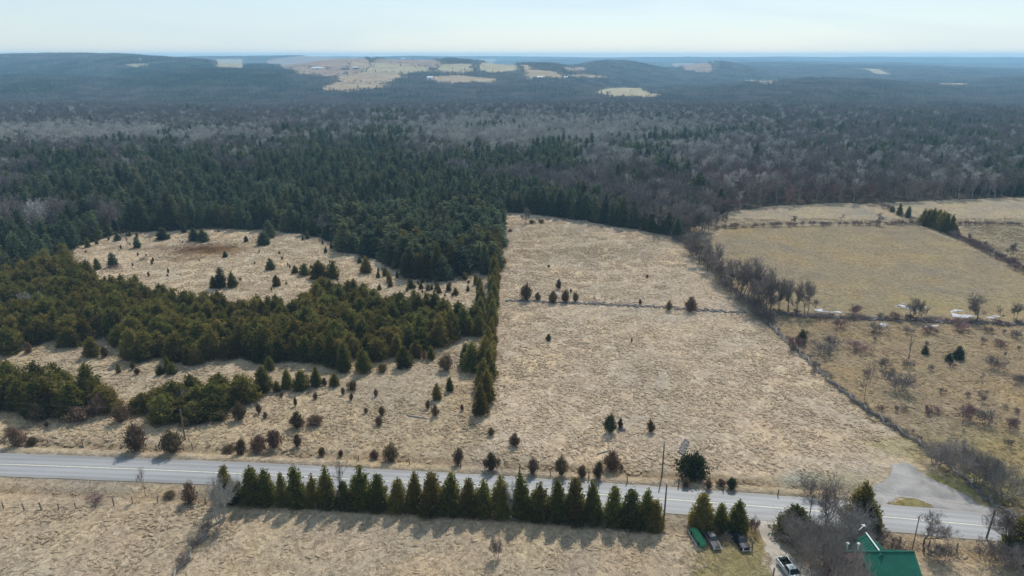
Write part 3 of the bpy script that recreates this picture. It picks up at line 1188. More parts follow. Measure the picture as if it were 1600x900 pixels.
# ------------------------------------------------------------------ cedar stands left of the field
STAND_1 = gpoly([(-80, 562), (15, 546), (95, 533), (135, 541), (165, 549), (215, 559), (300, 566), (420, 566), (530, 562), (600, 559), (650, 555), (700, 544), (738, 530), (748, 512), (748, 503), (735, 500), (620, 492), (560, 470),
                 (500, 456), (480, 476), (440, 505), (330, 492), (300, 486), (200, 468), (150, 452), (112, 428), (100, 412), (40, 440), (-80, 470)])[:, :2]
STAND_2 = gpoly([(-80, 652), (60, 652), (110, 650), (160, 645), (192, 640), (170, 630), (135, 617), (70, 606), (-80, 592)])[:, :2]
STAND_3 = gpoly([(206, 650), (260, 656), (330, 652), (365, 646), (392, 634), (398, 620), (378, 614), (340, 618), (300, 624), (232, 634)])[:, :2]
EDGE_2 = gpoly([(505, 372), (540, 392), (580, 405), (640, 430), (675, 441), (712, 439), (722, 428), (745, 420), (762, 428), (772, 424), (777, 340), (760, 335), (640, 345), (560, 345)])[:, :2]


def fill(poly, s, seed):
    lo, hi = poly.min(0), poly.max(0)
    r = np.random.default_rng(seed)
    nx, ny = int((hi[0] - lo[0]) / s) + 1, int((hi[1] - lo[1]) / s) + 1
    X, Y = np.meshgrid(lo[0] + np.arange(nx) * s, lo[1] + np.arange(ny) * s, indexing='ij')
    X = X + s * .5 * (np.arange(ny) % 2)[None]
    X = X + r.uniform(-.38, .38, X.shape) * s
    Y = Y + r.uniform(-.38, .38, X.shape) * s
    k = inpoly(X + 7 * (vnoise(X, Y, 8, 15) - .5), Y + 12 * (vnoise(X, Y, 8, 16) - .5), poly) if s > 3.75 and s < 4.1 or s > 4.5 else inpoly(X, Y, poly)
    X, Y = X[k], Y[k]
    return np.stack([X, Y, hz(X, Y)], 1)


crowd = []      # point, height, width, label, group
for (poly, s, hmean, lb, gr, seed) in [
    (STAND_2, 4.3, 8.2, 'olive cedar in the dark clump on the bank above the road', 'cedars in the clump above the road', 2),
    (STAND_3, 4.0, 6.0, 'rounded cedar in the middle clump standing alone above the road', 'cedars in the middle clump', 3),
    (STAND_1, 3.8, 7.9, 'olive cedar packed in the big stand left of the field', 'cedars in the big stand', 1),
    (EDGE_2, 4.6, 11.0, 'dark cedar in the wood behind the small clearing', 'cedars behind the clearing', 4)]:
    P = fill(poly, s, seed)
    r = np.random.default_rng(seed + 50)
    for p in P:
        f = 0.72 + .5 * r.random() + .25 * (vnoise(p[0], p[1], 14, 6) - .5)
        crowd.append((p, hmean * f, s * r.uniform(1.2, 1.8) * (.85 + .2 * f), lb, gr))
# two rows along the stony lane at the field's left edge
line_a = gpoly([(764, 548), (767, 515), (772, 470), (774, 430), (776, 395), (776, 360)])
for (x, y, h, w) in [(752, 648, 50, 26), (759, 628, 52, 28), (756, 607, 48, 28), (764, 590, 46, 24), (760, 572, 50, 28), (738, 578, 44, 36), (727, 570, 34, 22), (764, 555, 46, 24), (768, 540, 44, 20),
                     (767, 522, 42, 18), (770, 508, 42, 18), (768, 495, 42, 18), (772, 482, 40, 17), (770, 468, 42, 18), (773, 455, 38, 17), (772, 442, 40, 18), (773, 430, 38, 18), (775, 420, 36, 18), (774, 410, 38, 18),
                     (775, 400, 36, 18), (776, 390, 36, 17), (775, 380, 34, 17), (776, 370, 36, 17), (749, 525, 36, 18), (747, 512, 36, 18), (751, 500, 36, 16), (748, 488, 34, 16), (752, 476, 34, 14), (750, 465, 32, 14)]:
    p = at(x, y)
    crowd.append((p, size_at(p, h), width_at(p, w), 'slim cedar in the narrow line along the left edge of the big field', 'cedars along the field edge'))
crowd.sort(key=lambda c: c[0][1])
def seen(c):
    x, y = project(c[0])
    return -60 < x < 1660
crowd = [c for c in crowd if seen(c)]
KEEP = 225
front = {}
for gr_, binw in (('cedars in the big stand', 21.0), ('cedars in the clump above the road', 24.0), ('cedars in the middle clump', 24.0)):
    best = {}
    for i, c in enumerate(crowd[:KEEP]):
        if c[4] == gr_:
            x, y = project(c[0])
            if -5 < x < 1600 and (int(x // binw) not in best or y > best[int(x // binw)][0]):
                best[int(x // binw)] = (y, i)
    for n_, b_ in enumerate(sorted(best)):
        front[best[b_][1]] = ORD[n_] + {'cedars in the big stand': ' cedar from the left along the front of the big stand', 'cedars in the clump above the road': ' cedar from the left in front of the clump above the road',
                                        'cedars in the middle clump': ' cedar from the left in front of the middle clump'}[gr_]
edge_n = 0
for i, (p, h, w, lb, gr) in enumerate(crowd[:KEEP]):
    if i in front:
        lb = front[i]
    elif gr == 'cedars along the field edge':
        lb = ORD[edge_n] + ' cedar from the road end of the line on the left field edge'
        edge_n += 1
    else:
        lb = lb.replace('olive cedar packed in', 'olive cedar packed behind the front row of').replace('olive cedar in the dark', 'olive cedar behind the front of the dark')
    cedar_thing('cedar_tree', p, h, w, lb, 'tree', gr)
rest = crowd[KEEP:]


def tree_proto(name, crown, trunk):
    """crown and trunk in one mesh for the scattered masses"""
    import bmesh
    bm = bmesh.new()
    bm.from_mesh(crown)
    me = bpy.data.meshes.new(name)
    bm.to_mesh(me)
    bm.free()
    return proto(name, crown)


ced_protos = [proto('cedar_mass_tree', c[0]) for c in CED] + [proto('dark_mass_tree', c[0]) for c in SPR]
ALLC = CED + SPR
rv = np.array([rng.integers(0, len(CED)) if ('clearing' not in c[4] or rng.random() < .35 * (c[0][1] < 285)) else len(CED) + rng.integers(0, len(SPR)) for c in rest])
scatter('cedar_mass', [c[0] for c in rest], rng.uniform(0, 6.28, len(rest)),
        [(c[2] / (2 * ALLC[v][3]), c[2] / (2 * ALLC[v][3]), c[1] / ALLC[v][2]) for c, v in zip(rest, rv)], rv, ced_protos,
        'mass of olive and dark cedars filling the back of the stands left of the field', 'trees')

# single evergreens and bushes standing free, listed by their foot in the photograph: x, y, height, width in pixels
SINGLE = [
    (412, 612, 42, 30, 'rounded cedar at the right end of the middle clump'), (433, 612, 17, 12, 'very small cedar just right of the middle clump'), (449, 607, 31, 20, 'pointed cedar, first of three in a short row'),
    (471, 608, 30, 26, 'broad cedar in the middle of a short row of three'), (494, 603, 31, 18, 'cone shaped cedar at the right end of a short row of three'), (523, 603, 20, 15, 'small dark cedar alone right of the short row'),
    (421, 578, 22, 14, 'little cedar at the foot of the big stand'), (538, 580, 46, 22, 'tall pointed cedar in front of the big stand'), (525, 567, 25, 11, 'thin young cedar beside the tall pointed one'),
    (568, 580, 38, 28, 'bushy cedar beside a flat brown mound'), (598, 554, 32, 16, 'young spire cedar at the right front of the big stand'), (632, 573, 32, 25, 'open cedar standing right of the flat brown mound'),
    (620, 556, 34, 22, 'cone cedar at the right front corner of the stand'), (650, 558, 28, 20, 'squat cedar at the right front corner of the stand'), (674, 561, 22, 11, 'thin cedar sapling near the field edge line'),
    (145, 556, 30, 24, 'rounded light cedar on the grass strip at left'), (251, 585, 14, 12, 'low cedar bush on the grass strip'), (262, 580, 24, 12, 'slim pale cedar on the grass strip'), (270, 584, 18, 14, 'pale leaning cedar on the grass strip'),
    (294, 569, 32, 16, 'small upright cedar at the foot of the stand, leftmost of a pair'), (308, 569, 34, 22, 'leaning cedar at the foot of the stand, right one of a pair'), (186, 582, 14, 7, 'tiny cedar alone on the grass strip'),
    (184, 376, 12, 10, 'small conifer at the far left rim of the clearing'), (215, 387, 17, 10, 'thin spruce standing in the far left of the clearing'), (153, 421, 18, 10, 'dark oval cedar at the left of the clearing'),
    (177, 416, 21, 13, 'conifer above a purple brush patch in the clearing'), (255, 374, 18, 16, 'bushy conifer on the far rim of the clearing'), (304, 376, 20, 15, 'conifer left of a pair on the far rim'), (318, 377, 20, 18, 'broad conifer right of a pair on the far rim'),
    (352, 402, 10, 7, 'tiny conifer right of the brown sedge patch'), (385, 378, 10, 7, 'tiny reddish conifer near the far rim'), (412, 382, 20, 18, 'wide conifer on the clearing below a taller one'), (422, 371, 27, 18, 'tall conifer leading out of the far wood edge'),
    (335, 450, 20, 14, 'dark cedar left in a trio at the near side of the clearing'), (345, 449, 30, 15, 'pale tipped spruce in the middle of the trio'), (364, 448, 24, 17, 'dark cedar right in the trio at the near side of the clearing'),
    (423, 421, 18, 13, 'double stemmed small conifer in the clearing'), (432, 447, 18, 13, 'brownish cedar at the near side of the clearing'), (461, 427, 12, 9, 'little cedar in the right part of the clearing'), (476, 430, 19, 15, 'yellowish cedar in the right part of the clearing'),
    (500, 434, 27, 28, 'dark spreading cedar in the clump in the clearing'), (520, 435, 28, 18, 'upright cedar right in the clump in the clearing'), (572, 426, 26, 18, 'yellow green cedar at the edge of the back wood'), (602, 431, 14, 10, 'small brown cedar under the back wood'),
    (591, 434, 11, 7, 'tiny cedar under the back wood'), (610, 448, 13, 7, 'thin sapling cedar in the clearing'), (593, 453, 10, 8, 'bushy sapling cedar in the clearing'), (658, 451, 10, 8, 'left one of two brown saplings in the clearing'), (669, 454, 11, 8, 'right one of two brown saplings in the clearing'),
    (686, 458, 13, 8, 'brown sapling cedar near the lane'), (701, 455, 13, 8, 'upright brown sapling under the wood corner'), (726, 437, 13, 10, 'cedar bush between wood and lane'), (744, 445, 17, 9, 'dark sapling beside the stony lane'), (731, 455, 10, 6, 'tiny brown sapling beside the stony lane'), (712, 461, 12, 9, 'olive sapling above the stand near the lane'),
    (683, 624, 25, 15, 'dark green juniper tree on the bank left of the field'), (703, 611, 21, 12, 'slim dark green juniper tree on the bank left of the field'),
    (1252, 536, 22, 16, 'dark conifer beside the rail fence on the scrub field'), (1445, 553, 13, 9, 'small dark conifer in the scrub field'), (1497, 560, 20, 17, 'dark pyramid conifer in the scrub field'), (1482, 564, 13, 11, 'low green juniper left of the dark pyramid conifer'),
    (1405, 336, 18, 8, 'left one of two small conifers between the back fields'), (1418, 340, 18, 9, 'right one of two small conifers between the back fields'), (1394, 331, 10, 7, 'tiny conifer on the strip between the back fields'),
]
for (x, y, h, w, lb) in SINGLE:
    p = at(x, y)
    far = y < 440
    cedar_thing('spruce_tree' if far and 'cedar' not in lb else 'cedar_tree', p, size_at(p, h), width_at(p, w), lb, 'tree', None, SPR if ('spruce' in lb or 'conifer' in lb) else HED if ('light' in lb or 'cone' in lb or 'point' in lb) else CED)

# clump of cedars on the far right hedge, and the conifers along the top of the big field
CL = [(1441, 350, 24, 12), (1448, 353, 27, 13), (1456, 355, 30, 13), (1463, 357, 29, 14), (1452, 350, 24, 12), (1470, 360, 30, 14), (1466, 352, 26, 12), (1477, 363, 30, 13), (1474, 356, 24, 12), (1484, 366, 32, 12), (1490, 368, 20, 11), (1460, 349, 20, 12)]
for i, (x, y, h, w) in enumerate(CL):
    p = at(x, y)
    cedar_thing('cedar_tree', p, size_at(p, h), width_at(p, w) * 1.2, 'dark cedar in the tight clump on the hedge between the right fields', 'tree', 'cedars in the hedge clump', CED, i)
TOP = []
rr = random.Random(5)
edge_top = gpoly([(782, 331), (830, 333), (920, 346), (1000, 359), (1048, 369)])
edge_len = np.concatenate([[0], np.cumsum(np.linalg.norm(np.diff(edge_top[:, :2], axis=0), axis=1))])
s_ = 0.0
while s_ < edge_len[-1]:
    p = np.array([np.interp(s_, edge_len, edge_top[:, 0]), np.interp(s_, edge_len, edge_top[:, 1]), 0]) + (rr.uniform(-1, 1), rr.uniform(.5, 4), 0)
    p[2] = hz(p[0], p[1])
    TOP.append((p, rr.uniform(8, 15), rr.uniform(3.6, 5.5)))
    s_ += rr.uniform(2.2, 4.2)
for i, (p, h, w) in enumerate(TOP):
    cedar_thing('spruce_tree', p, h, w, ORD[i] + ' dark spruce from the left along the top of the big field', 'tree', 'spruces along the top of the field', SPR)

# ------------------------------------------------------------------ brown junipers and bushes: foot x, y, height, width (pixels), shape, label
J = [
    (17, 681, 14, 16, 'j', 'small brown bush at the far left above the road'), (28, 697, 30, 28, 'j', 'open brown juniper near the left end of the far verge'), (51, 696, 13, 18, 'j', 'low dark bush right of the open juniper at far left'),
    (214, 705, 42, 36, 'j', 'large round purple-brown juniper on the far verge at left'), (270, 708, 35, 40, 'j', 'wide brown juniper at the foot of the left utility pole'), (358, 706, 11, 22, 'j', 'low flat brown bush left of three junipers'),
    (378, 710, 24, 20, 'j', 'olive spiky juniper, left of three on the far verge'), (404, 704, 24, 26, 'j', 'red-brown juniper, middle of three on the far verge'), (429, 700, 29, 27, 'j', 'feathery brown juniper, right of three on the far verge'),
    (465, 698, 19, 16, 'j', 'small compact juniper right of the three on the verge'), (503, 712, 13, 13, 'j', 'tiny bush at the road edge left of the thin bare tree'), (533, 714, 11, 9, 'j', 'tiny tuft bush beside the thin bare tree'),
    (585, 717, 14, 15, 'j', 'small brown bush left of a larger round juniper'), (611, 721, 27, 30, 'j', 'round dark brown juniper on the verge above the cedar row'), (716, 727, 28, 20, 'j', 'upright red-brown juniper on the far verge'),
    (768, 735, 29, 25, 'j', 'dense round juniper on the far verge, dark brown'), (832, 741, 25, 21, 'j', 'rounded brown juniper beside a short fence post'), (804, 697, 20, 18, 'j', 'reddish juniper alone in the grass above the verge'), (767, 681, 12, 15, 'j', 'small sparse bush below the end of the cedar line'),
    (877, 744, 32, 24, 'j', 'tall oval olive-brown juniper on the far verge'), (909, 746, 20, 16, 'j', 'small dark juniper between an oval one and a wide pair'), (935, 747, 26, 21, 'j', 'loose twiggy juniper left of a big round one'), (956, 735, 31, 28, 'j', 'big round red-brown juniper near a grey plank'),
    (971, 734, 8, 7, 'j', 'tiny bush right of the big round juniper'), (953, 676, 28, 20, 'g', 'olive juniper of a pair in the lower field'), (969, 670, 18, 9, 'j', 'slim dark juniper beside the olive one in the field'), (1016, 676, 20, 14, 'j', 'small reddish juniper in the lower field right of a pair'),
    (1082, 747, 38, 50, 'g', 'wide dark green juniper below the pile of stones'), (1071, 761, 13, 16, 'j', 'greyish bush at the road edge below the green juniper'), (1107, 764, 15, 15, 'j', 'reddish bush right of the wide green juniper'), (1127, 760, 11, 18, 'j', 'thin brown bush between reddish and dark bushes'),
    (1143, 764, 17, 17, 'g', 'dark green bush on the verge left of the short post'),
    (465, 669, 27, 23, 'j', 'leaning brown juniper, left of a pair on the bank'), (493, 665, 16, 29, 'j', 'low wide brown juniper, right of a pair on the bank'), (597, 650, 15, 12, 'j', 'upper one of two small dark junipers on the bank'), (592, 665, 14, 14, 'j', 'lower one of two small dark junipers on the bank'),
    (587, 620, 12, 9, 'j', 'tiny red-brown juniper high on the bank'), (572, 646, 9, 7, 'j', 'very small bush left of two dark junipers'), (536, 617, 12, 8, 'j', 'small bush left of the flat olive mound'), (549, 626, 12, 8, 'j', 'small bush below the flat olive mound'),
    (551, 609, 13, 25, 'm', 'flat olive-brown bush mound on the bank'), (598, 581, 12, 25, 'm', 'flat brown bush mound next to the bushy cedar'), (493, 624, 11, 8, 'j', 'small dark juniper below the short cedar row'), (462, 635, 15, 7, 'j', 'thin small juniper on the bank, left part'),
    (440, 621, 9, 8, 'j', 'tiny bush near the end of the middle clump'), (680, 651, 20, 13, 'j', 'brown juniper on the bank under the dark green pair'), (669, 639, 14, 9, 'j', 'slim brown juniper left of the dark green pair'), (722, 642, 11, 6, 'j', 'small bush left of the cedar line end'),
    (697, 579, 25, 27, 'j', 'loose brown bush pair near the cedar line'), (663, 562, 15, 11, 'j', 'brown bush at the foot of the stand near the line'), (507, 603, 13, 9, 'j', 'brown bush between two cedars of the short row'),
    (62, 657, 30, 36, 'j', 'brown shrub in front of the left clump, nearest the left edge'), (124, 656, 22, 42, 'j', 'wide brown shrub in front of the left clump'), (190, 659, 26, 32, 'j', 'dark brown shrub at the right end of the left clump'), (155, 648, 32, 30, 'j', 'reddish shrub rising in front of the left clump'),
    (375, 656, 30, 22, 'j', 'brown juniper at the right end of the middle clump'), (347, 657, 16, 15, 'j', 'small brown shrub in front of the middle clump'), (322, 656, 14, 16, 'j', 'low brown shrub below the middle clump'), (291, 668, 15, 14, 'j', 'small dark bush beside the left utility pole'),
    (405, 646, 15, 12, 'j', 'small olive juniper right of the middle clump'), (415, 654, 11, 8, 'j', 'tiny brown bush right of the middle clump'), (73, 667, 9, 8, 'j', 'tiny bush below the left clump'), (164, 558, 17, 12, 'j', 'brown bush right of the rounded light cedar'), (208, 578, 13, 9, 'j', 'dark brown bush on the grass strip'), (215, 585, 10, 11, 'j', 'small bare-looking bush on the grass strip'),
    (45, 552, 18, 13, 'j', 'red-brown bush at the left of the grass strip'),
    (298, 786, 32, 30, 'j', 'round rusty juniper on a short stem by the near fence'), (265, 778, 10, 20, 'j', 'low brown bush left of the rusty juniper'),
    (822, 470, 27, 22, 'j', 'tall brown juniper at the left end of the stone row'), (840, 470, 13, 11, 'j', 'small dark juniper right of the tall one by the stone row'), (864, 474, 21, 15, 'j', 'olive juniper on the stone row'), (873, 452, 16, 10, 'j', 'dark oval juniper behind the stone row'),
    (883, 473, 21, 14, 'j', 'leaning brown juniper on the stone row'), (899, 472, 15, 11, 'j', 'neat oval dark juniper on the stone row'), (892, 458, 7, 4, 'j', 'tiny sapling behind the leaning juniper'), (1000, 476, 9, 6, 'j', 'tiny dark juniper at the middle of the stone row'),
    (1045, 486, 16, 12, 'j', 'thin juniper on the right half of the stone row'), (1079, 487, 24, 20, 'j', 'spreading brown juniper near the right end of the stone row'), (857, 533, 10, 9, 'g', 'small dark bush alone in the middle of the field'), (1011, 435, 6, 5, 'j', 'tiny dark bush in the upper field'),
    (781, 438, 10, 5, 'j', 'small bush beside the cedar line in the upper field'), (857, 418, 4, 6, 'j', 'tiny low bush in the upper field'), (784, 373, 10, 5, 'j', 'little bush at the top left of the field'), (797, 363, 5, 9, 'm', 'low brown brush heap at the top left of the field'),
    (831, 350, 6, 13, 'm', 'brown brush heap at the foot of the lone bare tree'), (846, 349, 6, 14, 'm', 'brown brush heap right of the lone bare tree'), (987, 535, 7, 4, 'j', 'tiny twiggy sapling in the middle of the field'),
]
MOUND = shrub_mesh('bush_mound', 470, 3.0, 2.4, 1100, .34, M['mound'], .3)
jn = 0
for (x, y, h, w, s, lb) in J:
    p = at(x, y - 0.5)
    me, rd = (MOUND, 2.4) if s == 'm' else (JUG[jn % 3], [1.0, 1.25, 1.4][jn % 3]) if s == 'g' else (JUN[jn % 5], [1.25, 1.5, 1.1, 1.4, 1.6][jn % 5])
    jn += 1
    k = width_at(p, w) / (2 * rd) * 1.08
    o = link('bush' if s == 'm' else 'juniper_shrub', me, None, p, random.uniform(0, 6.28), (k, k, size_at(p, h) / 3.0))
    tag(o, lb, 'bush' if s == 'm' else 'shrub')

# ------------------------------------------------------------------ bare trees and thickets: shared shapes
def bare_mesh_pair(seed, h, w, mat, trunk_mat=None, **kw):
    (tv, tf), crown = bare_parts(seed, h, w, **kw)
    tm = mesh_np('bare_trunk', tv, tf, [trunk_mat or M['bark']])
    V, F, t = join(crown)
    return tm, mesh_np('bare_crown', V, F, [mat], fattr={'tint': t}), h, w


M['bark_pale'] = simple('pale_bark', (0.30, 0.285, 0.26), 0.9, 0.15, var=0.3, scale=5)
BT = [bare_mesh_pair(600 + i, 12.0, [5.5, 6.5, 6.0, 7.5][i], M['twig'], levels=4, spread=.46, fork=.2, stems=2, lean=.2, kids=(2, 3), up=.2, twmax=3600, tww=.05, rad=.22) for i in range(4)]          # upright
BR = [bare_mesh_pair(620 + i, 10.0, [9.5, 9.0, 8.5][i], M['twig'], levels=4, spread=.7, fork=.17, kids=(3, 4), up=.22, twmax=3600, tww=.05, rad=.26) for i in range(3)]                # round
M['twig_grey'] = leaf_mat('grey_twigs', (0.21, 0.20, 0.185), (0.38, 0.365, 0.34), None, 0, 0.2)
BG = [bare_mesh_pair(640 + i, 9.0, [7.5, 8.5][i], M['twig_grey'], M['bark_pale'], levels=4, spread=.5, fork=.2, stems=4, lean=.28, kids=(2, 3), up=.35, twmax=3200, tww=.04) for i in range(2)]  # grey, many stems
BW = [bare_mesh_pair(650, 10.0, 6.5, M['twig_grey'], M['bark_pale'], levels=4, spread=.42, fork=.24, stems=5, lean=.22, kids=(2, 3), up=.4, twmax=2600, tww=.045, rad=.2)]
BS = [bare_mesh_pair(660 + i, 6.0, [3.0, 2.6][i], M['twig'], levels=3, spread=.45, fork=.42, kids=(3, 4), up=.4, twmax=700, tww=.035, rad=.07) for i in range(2)]               # sapling
def thicket_mesh(seed, h, w, mat, n=7, twmax=1700, tww=.036, levels=3, lean=.5):
    (tv, tf), crown = bare_parts(seed, h, w, levels=levels, spread=.55, fork=.3, stems=n, lean=lean, kids=(3, 4), up=.3, twmax=twmax, tww=tww, rad=.06 if h < 5 else .16)
    crown.append((tv, tf, np.full(len(tf), .5)))
    V, F, t = join(crown)
    return mesh_np('bare_shrub', V, F, [mat], fattr={'tint': t}), h, w
TH = [thicket_mesh(680 + i, 3.0, [3.6, 4.2, 3.2, 4.6][i], M['twig_dark'] if i < 2 else M['twig_red'] if i == 2 else M['twig']) for i in range(4)]
M['twig_house'] = leaf_mat('grey_brown_twigs', (0.20, 0.175, 0.155), (0.38, 0.345, 0.315), None, 0, 0.25)
THB = [thicket_mesh(690 + i, 7.5, [11.0, 9.0, 10.0][i], M['twig_house'], 8, 2800, .038, 4, .6) for i in range(3)]


def bare_tree(p, h, w, label, lib, i=None, group=None, rz=None):
    tm, cm, H, W = lib[random.randrange(len(lib)) if i is None else i % len(lib)]
    o = bpy.data.objects.new('bare_tree', None)
    o.empty_display_size = .5
    COL.objects.link(o)
    o.location = [float(c) for c in p]
    o.rotation_euler = (0, 0, random.uniform(0, 6.28) if rz is None else rz)
    o.scale = (w / W, w / W, h / H)
    tag(o, label, 'tree', group)
    link('trunk', tm, o)
    link('crown', cm, o)
    return o


def thicket(p, h, w, label, lib=None, i=None, group=None):
    lib = lib or TH
    me, H, W = lib[random.randrange(len(lib)) if i is None else i % len(lib)]
    o = link('bare_shrub', me, None, p, random.uniform(0, 6.28), (w / W, w / W, h / H))
    return tag(o, label, 'shrub', group)


def px_tree(x, y, h, w, label, lib, i=None, group=None):
    p = at(x, y)
    return bare_tree(p, size_at(p, h), width_at(p, w), label, lib, i, group)


def px_thicket(x, y, h, w, label, lib=None, i=None, group=None):
    p = at(x, y)
    return thicket(p, size_at(p, h), width_at(p, w), label, lib, i, group)


for a in [(345, 816, 82, 52, 'grey many-stemmed bare tree at the left end of the cedar row', BW, 0), (228, 776, 46, 18, 'lone thin bare tree between road and near fence', BS, 0),
          (538, 794, 74, 26, 'thin bare tree rising through the cedar row', BS, 1), (799, 809, 70, 22, 'pale bare saplings rising through the cedar row', BG, 1),
          (1288, 838, 98, 62, 'gnarled dark bare tree in front of the road by the drive', BR, 0), (1443, 862, 68, 62, 'bare apple-like tree between house and road', BR, 1),
          (1334, 868, 84, 60, 'grey bare tree rising behind the house roof', BG, 0), (1572, 866, 74, 62, 'bare tree at the right edge near the leaning pole', BR, 2),
          (1350, 627, 68, 20, 'slim bare tree standing at the rail fence', BS, 0), (1526, 504, 50, 38, 'round bare tree behind a strip of snow', BR, 0), (1424, 500, 42, 18, 'left one of two bare trees by the snow patch', BT, 0),
          (1436, 500, 36, 16, 'right one of two bare trees by the snow patch', BT, 1), (1446, 498, 20, 9, 'thin bare sapling right of the two trees by the snow', BS, 1), (1561, 501, 24, 14, 'bare sapling right of the round bare tree', BS, 0), (1586, 501, 32, 18, 'dark bare tree near the right end of the stone hedge', BT, 2),
          (822, 349, 32, 16, 'lone bare tree at the top left of the big field', BT, 3), (199, 387, 20, 7, 'dead snag in the left of the clearing', BS, 1), (1241, 351, 17, 9, 'small crooked bare tree on the back hedge, left', BT, 0), (1370, 352, 23, 18, 'spreading bare tree on the back hedge', BR, 1), (1315, 345, 12, 8, 'little bare tree inside the back field', BS, 0),
          (1580, 402, 28, 14, 'bare tree on the slanting right hedge', BT, 1), (1512, 376, 14, 10, 'low bare tree behind the cedar clump on the hedge', BT, 2), (1536, 386, 12, 12, 'small bare tree on the slanting right hedge', BR, 2),
          (275, 640, 42, 40, 'grey bare tree among the cedars of the middle clump', BG, 1), (52, 492, 48, 34, 'pale grey bare tree inside the big stand at left', BG, 0), (512, 500, 38, 28, 'grey bare tree inside the middle of the big stand', BG, 1),
          (15, 432, 34, 22, 'white-stemmed bare tree at the far left of the stand', BG, 0), (1503, 666, 30, 11, 'thin sapling left of the purple thicket', BS, 1), (1533, 606, 24, 10, 'thin sapling in the right of the scrub field', BS, 0), (1418, 575, 50, 8, 'tall thin sapling in the scrub field', BS, 1),
          (930, 474, 13, 9, 'small bare sapling on the stone row', BS, 0)]:
    px_tree(*a)
# trees in the hedge between the big field and the right fields
HG = [(1072, 372, 42, 22), (1080, 362, 44, 26), (1092, 360, 46, 28), (1104, 362, 36, 22), (1118, 356, 26, 14), (1133, 354, 24, 9), (1085, 400, 44, 22), (1096, 412, 46, 22), (1108, 424, 48, 22), (1118, 436, 46, 22), (1128, 444, 42, 22), (1146, 458, 52, 24), (1158, 466, 62, 26),
      (1168, 474, 76, 26), (1180, 482, 66, 28), (1192, 490, 72, 30), (1204, 488, 66, 28), (1216, 486, 54, 22), (1232, 488, 52, 20), (1244, 490, 54, 18), (1259, 492, 58, 18)]
for i, (x, y, h, w) in enumerate(HG):
    px_tree(x, y, h * 1.15, w * 1.5, ORD[i] + ' bare tree from the far end of the hedge beside the big field', BT, None, 'bare trees in the field hedge')
# brush under the hedge
hedge_line = gpoly([(1058, 374), (1075, 390), (1095, 412), (1120, 438), (1150, 468), (1175, 488), (1195, 502)])
for t in np.linspace(0, 1, 26):
    q = t * (len(hedge_line) - 1)
    i = min(int(q), len(hedge_line) - 2)
    p = hedge_line[i] + (hedge_line[i + 1] - hedge_line[i]) * (q - i) + np.array([random.uniform(-.5, 2.5), random.uniform(-1, 1), 0])
    p[2] = hz(p[0], p[1])
    thicket(p, random.uniform(3.0, 5.5), random.uniform(4.5, 7.0), 'dark brush under the bare trees of the field hedge', TH, random.choice([0, 3, 3]), 'brush under the field hedge')
# brush along the other hedges
for nm, ln, n, hh in [('low brush on the hedge between the two back fields', [(1120, 357), (1180, 355), (1250, 353), (1330, 352), (1390, 351), (1436, 351)], 30, (1.4, 3.2)),
                      ('dark brush on the slanting hedge at the right', [(1492, 369), (1510, 378), (1530, 388), (1555, 402), (1580, 415), (1612, 432)], 26, (2.2, 4.0)),
                      ('brush on the stone hedge behind the scrub field', [(1185, 489), (1240, 493), (1310, 497), (1380, 500), (1450, 502), (1520, 505), (1612, 508)], 30, (1.2, 2.8)),
                      ('thin brush on the back boundary of the far right field', [(1500, 352), (1560, 352), (1612, 352)], 12, (1.5, 3.0)),
                      ('thin brush between the two rearmost fields', [(1368, 320), (1395, 331), (1435, 346)], 9, (1.6, 3.4))]:
    lp = gpoly(ln)
    for t in np.linspace(0, 1, n):
        q = t * (len(lp) - 1)
        i = min(int(q), len(lp) - 2)
        p = lp[i] + (lp[i + 1] - lp[i]) * (q - i) + np.array([random.uniform(-1.2, 1.2), random.uniform(-.8, .8), 0])
        p[2] = hz(p[0], p[1])
        thicket(p, random.uniform(*hh), random.uniform(2.5, 5.5), nm, TH, None, nm.replace('brush', 'shrubs'))
lp = gpoly([(1198, 505), (1245, 548), (1300, 600), (1350, 640), (1400, 672), (1450, 702), (1480, 724)])
for t in np.linspace(0, 1, 44):
    q = t * (len(lp) - 1)
    i = min(int(q), len(lp) - 2)
    p = lp[i] + (lp[i + 1] - lp[i]) * (q - i) + np.array([random.uniform(-.4, 1.6), random.uniform(-.5, .5), 0])
    p[2] = hz(p[0], p[1])
    thicket(p, random.uniform(.7, 1.5), random.uniform(1.6, 3.2), 'low dark brush growing along the long rail fence', TH, random.choice([0, 1]), 'brush along the long rail fence')
